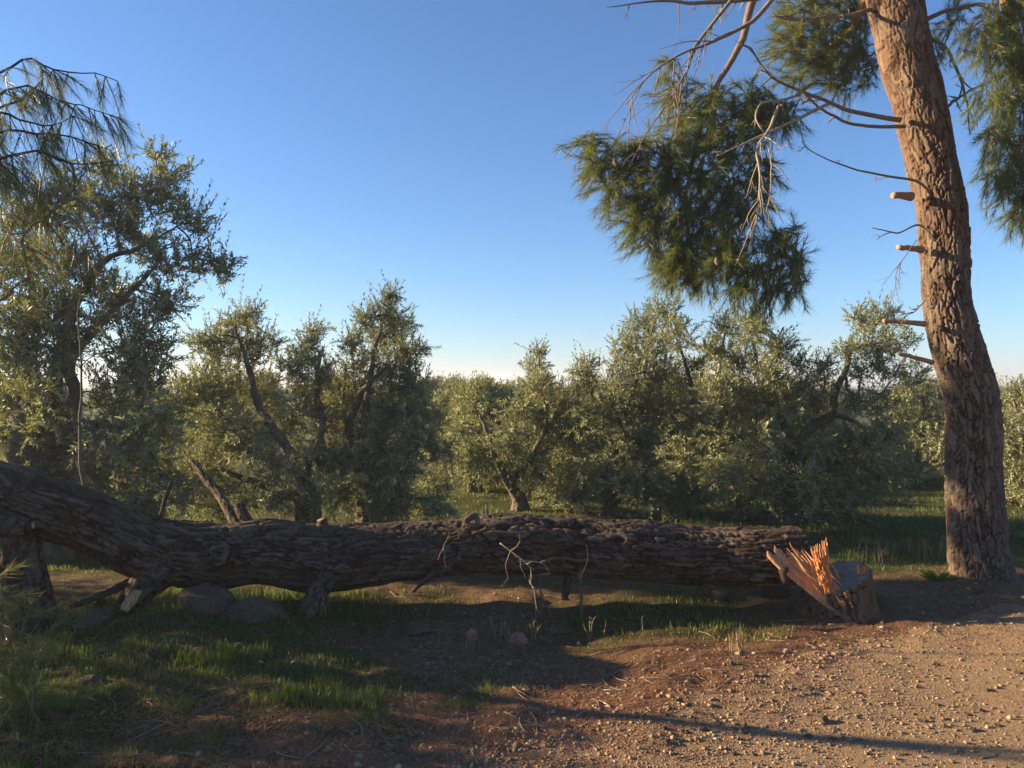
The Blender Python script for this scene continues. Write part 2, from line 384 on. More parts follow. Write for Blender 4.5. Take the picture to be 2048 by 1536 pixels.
def olive_leaves(p0, d, L, nodes, ll, lw, r, droop=.0):
    """opposite leaf pairs along shoots; returns leaf V, tris, rnd, stem V, quads"""
    n = len(p0); side = perp(d, r); sid2 = np.cross(d, side)
    bend = perp(d, r) * (r.uniform(0, .22, n) * L)[:, None] + np.array([0, 0, -1.]) * (droop * L)[:, None]
    pm = p0 + d * (L * .5)[:, None] + bend * .3; pe = p0 + d * L[:, None] + bend
    t = (np.arange(nodes) + .6) / nodes
    pos, dr, nn, sc = [], [], [], []
    for k, tk in enumerate(t):
        pk = p0 * (1 - tk) ** 2 + 2 * (1 - tk) * tk * pm + pe * tk ** 2
        tang = nrm((pm - p0) * (1 - tk) + (pe - pm) * tk)
        s = side if k % 2 else sid2
        for sg in (-1, 1):
            an = r.uniform(.55, 1.05, n)[:, None] * (1.05 - .45 * tk)
            dv = nrm(tang * np.cos(an) + sg * s * np.sin(an) + rand_unit(n, r) * .22)
            pos.append(pk); dr.append(dv); nn.append(nrm(tang - sg * s * .6 + np.array([0, 0, .5]) + rand_unit(n, r) * .5)); sc.append(np.full(n, 1 - .35 * abs(tk - .45)))
    pos, dr, nn, sc = np.vstack(pos), np.vstack(dr), np.vstack(nn), np.concatenate(sc)
    m = len(pos); l = (ll * sc * r.uniform(.7, 1.2, m))[:, None]; w = (lw * r.uniform(.75, 1.2, m))[:, None]
    nn = nrm(nn - dr * (nn * dr).sum(1, keepdims=True)); sd = np.cross(dr, nn)
    mid = pos + dr * l * .5
    V = np.stack([pos, mid + sd * w * .5 + nn * w * .18, pos + dr * l - nn * l * r.uniform(-.05, .14, (m, 1)), mid - sd * w * .5 + nn * w * .18], 1).reshape(-1, 3)
    b = (np.arange(m) * 4)[:, None]
    T = np.vstack([b + np.array([[0, 2, 1]]), b + np.array([[0, 3, 2]])])
    rn = np.repeat(np.clip(r.beta(2, 2.6, m) + (r.random(m) < .03) * .5, 0, 1), 4)
    SV, SQ = prisms(p0, pm, pe, np.full(n, .0022))
    return V, T, rn, SV, SQ
def needles(p0, d, L, per, nl, nw, r, sag=.35):
    """needle brushes along shoots"""
    n = len(p0); t = r.uniform(.12, 1.0, (per, n)); bend = np.array([0, 0, -1.]) * (sag * L * .5)[:, None] + rand_unit(n, r) * (.12 * L)[:, None]
    pos = (p0[None] + d[None] * (t * L)[..., None] + bend[None] * (t ** 2)[..., None]).reshape(-1, 3)
    tang = nrm(d[None] + 2 * bend[None] / L[None, :, None] * t[..., None]).reshape(-1, 3); m = len(pos)
    pp = perp(tang, r); an = r.uniform(.2, .85, m)[:, None]
    dv = nrm(tang * np.cos(an) + pp * np.sin(an)); l = nl * r.uniform(.65, 1.15, m)[:, None]
    sd = nrm(np.cross(dv, rand_unit(m, r)))
    tip = pos + dv * l + np.array([0, 0, -1.]) * l * (sag * .5) * r.uniform(0, 1, (m, 1))
    V = np.stack([pos - sd * nw * .5, pos + sd * nw * .5, tip], 1).reshape(-1, 3)
    T = np.arange(m * 3).reshape(-1, 3)
    tone = np.tile(np.clip(r.beta(2, 3, n), 0, 1), per)
    rn = np.repeat(np.clip(tone * .7 + r.random(m) * .3 + (r.random(m) < .02) * .5, 0, 1), 3)
    pm = p0 + d * (L * .5)[:, None] + bend * .25; pe = p0 + d * L[:, None] + bend
    SV, SQ = prisms(p0, pm, pe, np.full(n, .003))
    return V, T, rn, SV, SQ

def nearest(limbs, c, below=True):
    best = None
    for q in limbs:
        k = np.argmin(((q - c) ** 2).sum(1) + (np.maximum(0, q[:, 2] - c[2]) * 1.2) ** 2)
        dd = np.linalg.norm(q[k] - c)
        if best is None or dd < best[0]: best = (dd, q[k])
    return best[1]
def olive(label, base, trunk, limbs, clumps, seed, group='olive trees of the grove', leaf=.057, dens=1., nodes=9, tsides=40, halfdepth=.55):
    """trunk/limbs: lists of (px, py, d, radius); clumps: (px, py, d, radius px)"""
    r = np.random.default_rng(seed)
    bx, by = base; t = thing('olive_tree', label, 'olive tree', (bx, by, h1(bx, by)), group)
    curves = []
    tp = np.array([P(*q[:3]) for q in trunk]); tr = [q[3] for q in trunk]
    tp[0] = (bx, by, h1(bx, by) - .06)
    V, Q, rn, c = bark_tube(tp, tr, tsides, 60, cell=.05, stretch=4, amp=.022, seed=seed, lump=.12, flare=lambda q, a: tr[0] * (.16 * np.cos(3 * a + 2.2 * q + seed) + .10 * np.cos(7 * a - 3 * q) + .25 * np.exp(-q / .2)))
    obj('trunk', V, [Q], M['olive_bark'], t, rn, smooth=True); curves.append(c)
    for k, lb in enumerate(limbs):
        lp = np.array([P(*q[:3]) for q in lb]); V, Q, T, c = tube(lp, [q[3] for q in lb], 8, 26, .05, True, seed + k)
        V = V + nrm(V - np.vstack([np.repeat(c, 8, 0), c[:1], c[-1:]]) + 1e-6) * (.006 * fbm(V * 30, 2, seed))[:, None]
        obj('branch', V, [Q, T], M['olive_bark'], t, np.clip(.5 + fbm(V * 18, 3, seed), 0, 1), smooth=True); curves.append(c)
    lv, tw = Buf(), Buf()
    todo = [(P(px, py, d + r.uniform(-halfdepth, halfdepth)), rp / F * d, py) for px, py, d, rp in clumps]
    todo.sort(key=lambda q: min(np.linalg.norm(cc - q[0], axis=1).min() for cc in curves))
    for k, (c, R, py) in enumerate(todo):
        q = nearest(curves, c, True); e = c + rand_unit(1, r)[0] * R * .2
        md = (q + e) / 2 + np.array([0, 0, .12]) * np.linalg.norm(e - q) + rand_unit(1, r)[0] * .08 * np.linalg.norm(e - q)
        curves.append(tw.tube([q, md, e], [.011, .008, .004], 5, 8, .03, seed + k)[3:])
        for _ in range(3):
            e2 = c + rand_unit(1, r)[0] * R * .8
            tw.tube([md * .4 + e * .6, (md + e2 * 2) / 3 + (0, 0, .03), e2], [.007, .005, .0025], 4, 6, .02, seed + k)
        R *= 1.12; n = max(8, int(dens * 140 * (R / .34) ** 2))
        u = rand_unit(n, r) * (r.random(n) ** .45)[:, None]
        p0 = c + u * R * np.array([.85, .9, .8]) + R * .35 * np.stack([fbm(u * 2.2 + c, 2, seed + q) for q in range(3)], 1)
        up = .55 if py < 820 else .1
        dv = nrm(u * .7 + np.array([0, 0, up]) + rand_unit(n, r) * .75)
        L = r.uniform(.13, .28, n); lg = r.random(n) < (.16 if py < 820 else .08); L = np.where(lg, r.uniform(.32, .58, n), L)
        dv = np.where(lg[:, None], nrm(dv + np.array([0, 0, 1.0 if py < 820 else -.3])), dv)
        LV, LT, rn_, SV, SQ = olive_leaves(p0 - dv * (L * .45)[:, None], dv, L, nodes, leaf, leaf * .235, r, r.uniform(0, .25, n) * (1.6 if py > 820 else .6))
        lv.add(LV, (), LT, np.clip(rn_ + r.normal() * .06, 0, 1)); tw.add(SV, SQ, (), .6)
    tw.obj('twigs', M['olive_bark'], t, kind='stuff')
    lv.obj('crown', M['olive'], t, kind='stuff')
    return t
def cl(d, lst): return [(x, y, d, r) for x, y, r in lst]

# ------------------------------------------------------------------ the olive grove
A = olive('large gnarled olive tree at the left edge, nearest and tallest of the grove', (-4.4, 7.0),
  [(82, 1100, 7.00, .30), (70, 960, 7.00, .29), (75, 860, 7.00, .25), (85, 800, 7.00, .16)],
  [[(85, 840, 7.00, .10), (115, 740, 6.90, .065), (135, 660, 6.80, .05), (160, 590, 6.80, .042), (210, 520, 6.80, .03), (270, 500, 6.80, .02), (330, 470, 6.80, .01)],
   [(75, 820, 7.00, .09), (60, 740, 7.10, .06), (75, 660, 7.10, .04), (60, 560, 7.20, .03), (50, 450, 7.20, .015)],
   [(100, 860, 7.00, .09), (150, 800, 6.90, .06), (140, 720, 7.00, .05), (230, 620, 7.00, .03), (300, 540, 7.00, .015)],
   [(70, 850, 7.00, .1), (0, 770, 7.10, .07), (-60, 650, 7.20, .05), (-80, 480, 7.20, .02)],
   [(100, 880, 6.90, .08), (190, 850, 6.80, .05), (260, 860, 6.80, .03), (300, 900, 6.80, .012)]],
  cl(6.9, [(310, 305, 26), (345, 345, 34), (335, 400, 42), (395, 440, 42), (285, 390, 50), (445, 535, 36), (395, 520, 40), (330, 520, 45), (280, 480, 55), (215, 420, 66), (130, 400, 75),
           (55, 420, 75), (45, 530, 80), (140, 520, 60), (230, 590, 55), (330, 600, 55), (270, 670, 66), (300, 720, 60), (190, 650, 40), (90, 640, 55), (20, 690, 66), (250, 760, 66), (310, 830, 60), (245, 880, 60), (300, 920, 55),
           (200, 800, 34), (20, 800, 50), (170, 950, 45), (230, 960, 50), (-60, 500, 55), (-70, 650, 60), (-60, 340, 50), (-80, 790, 50), (200, 330, 40), (20, 860, 55), (60, 760, 40), (110, 700, 36), (40, 900, 40), (130, 840, 34), (340, 980, 50), (280, 1000, 45), (90, 770, 44), (140, 690, 40), (60, 700, 42), (100, 850, 44), (180, 880, 40), (40, 950, 40), (30, 620, 50), (180, 560, 46), (120, 600, 44)]), 101, leaf=.064, dens=.85, halfdepth=.32)
B = olive('olive tree with a dark diagonal limb, right of the largest tree on the left', (-2.2, 8.1),
  [(612, 1080, 8.1, .14), (612, 1000, 8.1, .12), (598, 950, 8.1, .10)],
  [[(600, 960, 8.1, .075), (570, 890, 8.0, .06), (530, 830, 7.9, .05), (505, 770, 7.9, .04), (490, 710, 7.9, .025), (470, 650, 7.9, .012)],
   [(605, 970, 8.1, .06), (640, 870, 8.2, .045), (635, 780, 8.3, .035), (640, 700, 8.3, .015)],
   [(560, 880, 8.0, .04), (480, 850, 7.9, .03), (410, 800, 7.9, .015)],
   [(600, 1000, 8.1, .05), (500, 960, 7.9, .035), (420, 930, 7.8, .015)]],
  cl(8.0, [(500, 630, 30), (470, 650, 38), (525, 690, 42), (420, 690, 45), (470, 710, 50), (420, 770, 60), (520, 780, 50), (370, 790, 55), (360, 860, 60), (440, 850, 60), (500, 880, 55), (400, 935, 55), (460, 970, 45), (345, 950, 50),
           (560, 850, 45), (625, 665, 28), (615, 705, 38), (585, 735, 40), (645, 750, 42), (600, 800, 48), (650, 840, 48), (555, 940, 42), (620, 910, 48), (490, 1000, 30), (400, 990, 40), (660, 920, 40), (560, 1000, 34), (640, 985, 34), (440, 1020, 30)]), 102, dens=1.0)
D_ = olive('tall dark olive tree with a pointed top, left of the sky gap', (-1.62, 8.5),
  [(738, 1060, 8.5, .11), (735, 980, 8.5, .09), (715, 900, 8.5, .08)],
  [[(718, 920, 8.5, .06), (730, 820, 8.4, .045), (745, 730, 8.4, .03), (765, 650, 8.4, .015), (778, 600, 8.4, .007)],
   [(716, 920, 8.5, .05), (700, 850, 8.4, .04), (735, 770, 8.3, .03), (790, 720, 8.3, .012)],
   [(730, 980, 8.5, .05), (790, 900, 8.3, .035), (840, 860, 8.3, .015)],
   [(725, 960, 8.5, .045), (690, 840, 8.6, .03), (690, 730, 8.6, .012)]],
  cl(8.4, [(780, 590, 22), (775, 625, 32), (735, 640, 28), (800, 650, 34), (765, 675, 44), (705, 685, 28), (815, 700, 34), (850, 700, 14), (720, 735, 42), (785, 740, 48), (825, 765, 36), (725, 800, 50), (790, 820, 55), (690, 840, 45), (760, 880, 55),
           (835, 870, 42), (700, 920, 45), (800, 940, 45), (870, 965, 36), (845, 1000, 36), (800, 1000, 36), (740, 960, 42), (680, 780, 40), (850, 825, 36), (880, 905, 30), (690, 985, 38), (770, 1020, 34), (880, 1015, 28)]), 103, dens=1.1)
E_ = olive('slim olive tree with two wispy top shoots at the centre', (.1, 9.5),
  [(1036, 1060, 9.5, .085), (1036, 1000, 9.5, .07), (1015, 965, 9.5, .06), (1000, 940, 9.5, .05)],
  [[(1005, 950, 9.5, .05), (980, 880, 9.5, .035), (960, 830, 9.5, .015)],
   [(1020, 970, 9.5, .045), (1070, 900, 9.5, .035), (1095, 830, 9.5, .03), (1080, 780, 9.5, .02), (1078, 710, 9.5, .008)],
   [(1050, 930, 9.5, .035), (1140, 860, 9.6, .03), (1200, 815, 9.6, .02), (1185, 790, 9.6, .015), (1170, 735, 9.6, .006)]],
  cl(9.5, [(1080, 700, 20), (1072, 735, 26), (1078, 775, 36), (1170, 738, 30), (1168, 770, 30), (1120, 805, 46), (1040, 825, 46), (1180, 840, 46), (1090, 860, 50), (1150, 890, 50), (1020, 880, 46), (1060, 930, 46),
           (1130, 955, 46), (1095, 990, 34), (1185, 945, 40), (975, 915, 40), (930, 905, 36), (1150, 1000, 30)]), 104, dens=1.05)
F_ = olive('broad dense olive tree with a straight dark trunk, right of centre', (1.23, 9.3),
  [(1223, 1070, 9.3, .115), (1222, 1010, 9.3, .10), (1228, 985, 9.3, .10)],
  [[(1230, 1000, 9.3, .07), (1290, 940, 9.2, .05), (1350, 860, 9.2, .04), (1385, 810, 9.2, .03), (1370, 730, 9.2, .02), (1340, 640, 9.2, .008)],
   [(1225, 1000, 9.3, .06), (1210, 940, 9.3, .04), (1240, 850, 9.3, .03), (1280, 740, 9.3, .02), (1310, 640, 9.3, .008)],
   [(1232, 1000, 9.3, .05), (1320, 960, 9.1, .03), (1400, 930, 9.0, .015)]],
  cl(9.2, [(1325, 622, 34), (1285, 655, 40), (1355, 665, 38), (1250, 695, 34), (1305, 720, 58), (1250, 755, 48), (1350, 765, 52), (1235, 820, 50), (1300, 815, 60), (1375, 830, 52), (1235, 890, 50), (1290, 905, 60), (1360, 915, 55),
           (1260, 965, 40), (1320, 985, 50), (1390, 985, 46), (1400, 730, 30), (1340, 1020, 36)]), 105, dens=1.05)
G_ = olive('wide olive tree with an arching dark limb, beside the standing pine', (3.15, 8.75),
  [(1566, 1070, 8.75, .19), (1566, 1000, 8.75, .17), (1575, 940, 8.75, .14), (1590, 890, 8.75, .10)],
  [[(1592, 900, 8.75, .085), (1625, 852, 8.7, .065), (1668, 828, 8.65, .055), (1668, 790, 8.65, .045), (1690, 745, 8.65, .035), (1705, 695, 8.65, .025), (1750, 688, 8.65, .012), (1800, 690, 8.65, .006)],
   [(1690, 750, 8.65, .022), (1702, 790, 8.6, .015), (1740, 805, 8.6, .008)],
   [(1590, 900, 8.75, .07), (1570, 850, 8.7, .05), (1530, 790, 8.7, .035), (1510, 700, 8.7, .02), (1500, 640, 8.7, .008)],
   [(1575, 960, 8.75, .06), (1500, 900, 8.6, .045), (1450, 830, 8.6, .035), (1440, 740, 8.6, .02), (1450, 660, 8.6, .008)],
   [(1575, 960, 8.75, .05), (1650, 940, 8.6, .035), (1720, 930, 8.5, .015)],
   [(1670, 828, 8.65, .035), (1720, 850, 8.6, .02), (1750, 900, 8.5, .01)]],
  cl(8.6, [(1450, 650, 34), (1510, 650, 40), (1560, 690, 34), (1425, 700, 38), (1480, 715, 50), (1545, 740, 44), (1600, 725, 24), (1440, 780, 52), (1510, 800, 55), (1580, 795, 42), (1440, 860, 55), (1520, 880, 55), (1600, 920, 46), (1450, 945, 55),
           (1525, 960, 50), (1620, 975, 50), (1675, 935, 52), (1700, 880, 40), (1720, 635, 28), (1762, 635, 34), (1745, 685, 36), (1800, 680, 32), (1700, 700, 24), (1770, 730, 34), (1725, 740, 24), (1640, 890, 30),
           (1745, 940, 50), (1690, 1010, 44), (1480, 1010, 40), (1740, 880, 36), (1640, 1020, 30), (1800, 940, 40), (1620, 765, 36), (1650, 725, 26), (1610, 830, 44), (1660, 880, 40), (1760, 800, 36), (1715, 800, 30), (1825, 750, 30), (1640, 800, 30), (1780, 860, 40)]), 106, dens=1.05)
H_ = olive('smaller olive tree seen just left of the pine trunk, behind', (6.6, 12.4),
  [(1830, 1030, 12.4, .13), (1830, 930, 12.4, .10), (1835, 900, 12.4, .08)],
  [[(1835, 920, 12.4, .06), (1850, 850, 12.3, .04), (1845, 780, 12.3, .015)], [(1830, 930, 12.4, .05), (1790, 860, 12.4, .03), (1790, 800, 12.4, .012)]],
  cl(12.2, [(1845, 785, 38), (1800, 800, 36), (1865, 830, 44), (1785, 850, 40), (1830, 880, 46), (1885, 900, 42), (1800, 930, 40), (1860, 955, 40), (1770, 980, 30), (1920, 830, 40)]), 107, leaf=.072, dens=.9, nodes=7)
I_ = olive('olive tree cut off by the right edge, behind the standing pine', (7.0, 10.2),
  [(2060, 1060, 10.2, .15), (2060, 960, 10.2, .12), (2060, 900, 10.2, .09)],
  [[(2060, 920, 10.2, .06), (2040, 850, 10.2, .04), (2030, 800, 10.2, .015)], [(2065, 920, 10.2, .06), (2100, 820, 10.2, .03)]],
  cl(10.1, [(2030, 805, 40), (2075, 800, 55), (2020, 860, 46), (2070, 880, 55), (2025, 925, 46), (2080, 960, 55), (2020, 985, 40), (2130, 840, 70), (2130, 950, 70), (1990, 900, 36)]), 108, leaf=.065, dens=1., nodes=8)
K_ = olive('sunlit olive tree farther back in the gap under open sky', (-.85, 13.6),
  [(930, 1010, 13.6, .14), (930, 930, 13.6, .11), (935, 890, 13.6, .08)],
  [[(935, 910, 13.6, .06), (905, 850, 13.5, .04), (890, 800, 13.5, .015)], [(935, 910, 13.6, .06), (980, 850, 13.6, .04), (1000, 800, 13.6, .015)]],
  cl(13.4, [(895, 800, 36), (945, 798, 38), (995, 800, 38), (870, 830, 30), (890, 850, 46), (950, 855, 52), (1010, 850, 44), (900, 900, 40), (960, 910, 42), (1040, 800, 34), (1020, 900, 36), (905, 790, 24), (960, 785, 22), (925, 830, 45), (985, 880, 45), (870, 880, 40), (1060, 850, 40)]), 109, leaf=.075, dens=.95, nodes=7)
# rows behind: copies of the three farther trees, seen in slivers between the front trees
row = [(-9.6, 19.0, H_, 1.2), (-7.0, 20.0, K_, 1.25), (-3.6, 20.4, H_, 1.2), (1.6, 13.8, H_, .98), (3.9, 13.2, K_, 1.05), (9.4, 12.6, K_, 1.1), (-.55, 11.3, K_, .98), (.75, 11.9, H_, .92),
       (-12.5, 19.5, K_, 1.2), (-5.4, 21.6, H_, 1.25), (-1.8, 21.0, K_, 1.2), (.4, 18.6, H_, 1.1), (3.2, 17.8, K_, 1.1), (6.2, 17.0, H_, 1.1), (9.6, 17.4, K_, 1.1),
       (-4.6, 23, H_, 1.2), (-1.4, 24, K_, 1.2), (2.4, 23.4, H_, 1.2), (6.0, 24, K_, 1.2), (10, 23, H_, 1.2), (-9, 23.5, K_, 1.2)]
front = ['dim olive tree behind the largest tree at the far left', 'olive tree behind the gap between the two left trees', 'olive tree behind the tree with the diagonal limb', 'olive tree behind the slim centre tree', 'olive tree behind the wide tree with the arching limb', 'olive tree behind the standing pine at the right', 'sunlit low olive tree in the gap right of the pointed tree', 'low olive tree behind the slim tree, near the straight dark trunk']
for k, (x, y, src, s) in enumerate(row):
    dup(src, (x, y, h1(x, y)), 1.3 + 2.1 * k, s, front[k] if k < 8 else 'olive tree of the back rows, only glimpsed between the front trees', 'olive trees glimpsed in the back rows' if k >= 8 else 'olive trees of the grove')
# ------------------------------------------------------------------ standing pine
PD = 6.1
pine = thing('pine_tree', 'tall standing pine with furrowed bark and bare dead branches on the right', 'pine tree', (3.82, 6.05, h1(3.82, 6.05)))
tk = [(1972, 1215, 76), (1970, 1172, 70), (1958, 1100, 63), (1950, 1000, 60.5), (1948, 900, 60), (1943, 800, 60), (1915, 700, 61), (1895, 600, 56), (1890, 500, 57), (1878, 400, 57.5), (1857, 300, 57), (1835, 200, 58), (1810, 100, 56), (1790, 0, 56),
      (1772, -120, 52), (1765, -300, 46), (1780, -550, 38), (1800, -800, 24), (1805, -1000, 8)]
tp = [P(x, y, PD) for x, y, _ in tk]; trd = [r / F * PD * .86 for _, _, r in tk]
def flare(s, th): return .06 * np.exp(-s / .16) * (1 + .5 * np.cos(3 * th + .6))
V, Q, rn, pc = bark_tube(tp, trd, 190, 820, cell=.045, stretch=4.6, amp=lambda q: .032 - .018 * sstep(2.8, 4.6, q), seed=201, lump=.045, flare=flare, dense=.55)
obj('trunk', V, [Q], M['pine_bark'], pine, rn, smooth=True); pc2 = pc[730:]
def branch(parent, name, pts, mt, sides=7, seg=22, wob=.02, seed=0, d=None, sub=0, r=None, subL=.25, rnd=.5):
    """pts: (px, py, depth, radius m); sub: side twigs"""
    B_ = Buf(); q = np.array([P(*p[:3]) for p in pts]); c = B_.tube(q, [p[3] for p in pts], sides, seg, wob, seed, rnd)
    r = np.random.default_rng(seed + 900)
    for k in range(sub):
        i0 = r.integers(int(seg * .25), seg - 1); t = nrm(c[min(i0 + 1, seg - 1)] - c[i0 - 1])
        dv = nrm(t * .6 + rand_unit(1, r)[0] * .7 + (0, 0, -.25)); L = subL * r.uniform(.4, 1.3); rr = pts[-1][3] * .8 + .0012
        c2 = B_.tube([c[i0], c[i0] + dv * L * .5 + rand_unit(1, r)[0] * .04 * L, c[i0] + dv * L + (0, 0, -.12 * L)], [rr * 1.3, rr, .0012], 4, 7, .02, seed + k, rnd)
        for _ in range(2):
            i1 = r.integers(2, 6); dv2 = nrm(dv + rand_unit(1, r)[0] * .8); L2 = L * r.uniform(.25, .55)
            B_.tube([c2[i1], c2[i1] + dv2 * L2 * .5 + rand_unit(1, r)[0] * .03, c2[i1] + dv2 * L2], [rr * .7, rr * .6, .001], 3, 5, .01, seed + k, rnd)
    B_.obj(name, mt, parent, smooth=True); return c
DW = M['dead_wood']
dead = [
 ([(1800, 240, 6.0, .022), (1760, 234, 5.95, .02), (1700, 222, 5.9, .017), (1650, 200, 5.8, .015), (1600, 180, 5.75, .013), (1545, 155, 5.7, .010), (1520, 130, 5.7, .008), (1505, 100, 5.7, .006), (1488, 88, 5.7, .005)], 5, .2),
 ([(1810, 253, 5.95, .016), (1750, 253, 5.9, .014), (1690, 243, 5.85, .012), (1640, 215, 5.8, .011), (1605, 185, 5.75, .009)], 2, .12),
 ([(1745, 18, 6.1, .018), (1700, 30, 6.0, .014), (1640, 36, 5.9, .012), (1580, 38, 5.8, .009), (1540, 25, 5.8, .005)], 5, .25),
 ([(1655, 208, 5.75, .014), (1590, 240, 5.5, .011), (1545, 262, 5.35, .010), (1470, 295, 5.25, .006), (1435, 310, 5.22, .003)], 2, .12),
 ([(1600, 190, 5.72, .010), (1560, 200, 5.5, .008), (1525, 205, 5.4, .007), (1513, 230, 5.3, .006), (1525, 265, 5.25, .005)], 2, .1),
 ([(1557, 212, 5.36, .010), (1540, 255, 5.3, .012), (1515, 300, 5.25, .010), (1518, 340, 5.22, .0075), (1515, 390, 5.2, .005), (1510, 450, 5.2, .003)], 10, .3),
 ([(1535, 285, 5.28, .006), (1543, 330, 5.26, .005), (1540, 380, 5.25, .004), (1532, 425, 5.25, .0025)], 5, .18),
 ([(1860, 385, 5.9, .012), (1832, 362, 5.85, .011), (1775, 352, 5.8, .009), (1700, 335, 5.8, .007), (1640, 312, 5.8, .005), (1603, 283, 5.8, .003)], 4, .15),
 ([(1870, 480, 5.85, .006), (1838, 450, 5.85, .008), (1795, 465, 5.8, .006), (1745, 456, 5.8, .003)], 1, .1),
 ([(1833, 480, 5.9, .004), (1812, 510, 5.85, .0035), (1795, 540, 5.85, .003), (1785, 590, 5.85, .002), (1745, 620, 5.85, .0015)], 8, .16),
 ([(1850, 600, 5.9, .006), (1832, 620, 5.85, .005), (1805, 637, 5.85, .003)], 4, .1),
 ([(1560, -20, 5.2, .017), (1500, 45, 5.2, .015), (1420, 85, 5.2, .011), (1360, 110, 5.2, .008), (1300, 150, 5.2, .006), (1255, 210, 5.2, .003)], 12, .4),
 ([(1480, -20, 5.25, .014), (1430, 40, 5.25, .012), (1390, 95, 5.25, .009), (1370, 150, 5.25, .007), (1340, 200, 5.25, .005), (1300, 250, 5.25, .003)], 10, .35),
 ([(1560, -10, 5.6, .02), (1480, 0, 5.5, .017), (1400, 6, 5.4, .014), (1330, 3, 5.4, .010), (1270, 8, 5.4, .006), (1210, 16, 5.4, .003)], 5, .2),
 ([(1850, 70, 6.1, .016), (1890, 95, 6.0, .013), (1915, 140, 5.95, .011), (1932, 200, 5.9, .008), (1940, 270, 5.9, .005)], 6, .2),
 ([(1850, 40, 6.1, .02), (1900, 20, 6.1, .015), (1970, 8, 6.1, .011), (2060, 18, 6.0, .007)], 5, .25),
 ([(1870, 230, 6.05, .014), (1920, 195, 6.0, .010), (1960, 170, 6.0, .006)], 3, .15),
]
for k, (pts, sub, sl) in enumerate(dead): branch(pine, 'dead_branch', pts, M['pale_twig'] if k in (3, 4, 5, 6) else DW, 6, 24, .025, 300 + k, sub=sub, subL=sl, rnd=.45)
lb = branch(pine, 'living_branch', [(1760, -260, 6.1, .07), (1640, -160, 5.9, .055), (1530, -50, 5.7, .034), (1500, 20, 5.7, .029), (1485, 75, 5.7, .026), (1462, 125, 5.7, .023), (1430, 175, 5.7, .019), (1400, 260, 5.7, .02), (1370, 400, 5.7, .012)], M['pine_bark'], 12, 40, .02, 340, rnd=.75)
def stub(parent, name, p0, p1, r0, r1, bark, cut, seed):
    B_ = Buf(); B_.tube([p0, (np.array(p0) + p1) / 2 + (0, 0, .004), p1], [r0 * 1.35, r0 * 1.0, r1], 12, 16, .016, seed, .45)
    o = B_.obj(name, bark, parent, smooth=True)
    t = nrm(np.array(p1) - p0); a = nrm(np.cross(t, (.2, .3, .9))); b = np.cross(t, a); th = np.linspace(0, 6.283, 12, endpoint=False)
    ring = np.array(p1) + t * .003 + r1 * .97 * (np.cos(th)[:, None] * a + np.sin(th)[:, None] * b)
    obj('cut_face', np.vstack([ring, np.array(p1) + t * .005]), [np.stack([np.arange(12), (np.arange(12) + 1) % 12, np.full(12, 12)], 1)], cut, o, np.full(13, .3))
    return o
for k, (x0, y0, x1, y1, r_) in enumerate([(1822, 393, 1786, 391, .028), (1845, 500, 1796, 494, .022), (1850, 648, 1768, 642, .018), (1865, 725, 1798, 708, .016)]):
    stub(pine, 'branch_stub', P(x0, y0, 6.0), P(x1, y1, 5.93), r_, r_ * .9, M['pine_bark_red'], M['sawn_fresh'], 360 + k)

def pine_mass(parent, clumps, seed, per=70, nl=.105, nw=.0033, dens=1., sag=.30, out=(-.25, -.1, -.35), skeleton=None, name='foliage', Ls=(.16, .3)):
    r = np.random.default_rng(seed); nb, tb = Buf(), Buf()
    todo = [(P(px, py, d), rp / F * d) for px, py, d, rp in clumps]; skeleton = list(skeleton)
    todo.sort(key=lambda q: min(np.linalg.norm(cc - q[0], axis=1).min() for cc in skeleton))
    for k, (c, R) in enumerate(todo):
        n = max(3, int(dens * 80 * (R / .25) ** 2)); u = rand_unit(n, r) * (r.random(n) ** .4)[:, None]
        p0 = c + u * R; dv = nrm(u * .8 + np.array(out) + rand_unit(n, r) * .45); L = r.uniform(*Ls, n)
        V, T, rn_, SV, SQ = needles(p0 - dv * (L * .5)[:, None], dv, L, per, nl, nw, r, sag)
        nb.add(V, (), T, np.clip(rn_ + r.normal() * .05, 0, 1)); tb.add(SV, SQ, (), .4)
        if skeleton is not None:
            q = nearest(skeleton, c); e = c + (0, 0, -.1)
            skeleton.append(tb.tube([q, (q + e) / 2 + (0, 0, .1 * np.linalg.norm(q - e)), e], [.008, .006, .003], 5, 9, .03, seed + k, .4)[3:])
            for _ in range(4):
                e2 = c + rand_unit(1, r)[0] * R * .8; tb.tube([(q + 2 * e) / 3, (e + e2) / 2, e2], [.0035, .0028, .0015], 4, 6, .02, seed + k, .4)
    tb.obj('twigs', M['dead_wood'], parent, kind='stuff'); return nb.obj(name, M['needle'], parent, kind='stuff')
hang = cl(5.7, [(1340, 130, 22), (1345, 185, 34), (1420, 200, 50), (1500, 205, 45), (1380, 250, 55), (1460, 270, 60), (1540, 230, 48), (1580, 215, 36), (1175, 290, 30), (1215, 310, 36), (1265, 320, 44), (1190, 335, 34), (1230, 370, 46), (1310, 310, 50),
                (1330, 360, 58), (1400, 350, 62), (1470, 360, 60), (1520, 350, 40), (1275, 410, 50), (1350, 430, 60), (1430, 440, 60), (1500, 420, 40), (1270, 445, 34), (1310, 470, 46), (1380, 500, 55), (1440, 500, 40), (1345, 540, 38), (1395, 560, 34), (1360, 520, 44)])
hang += cl(5.5, [(1450, 480, 30), (1490, 490, 36), (1550, 480, 36), (1590, 470, 24), (1440, 525, 36), (1500, 545, 46), (1560, 530, 44), (1600, 520, 24), (1540, 575, 38), (1590, 565, 30), (1480, 570, 34)])
pine_mass(pine, hang, 401, dens=.95, skeleton=[lb])
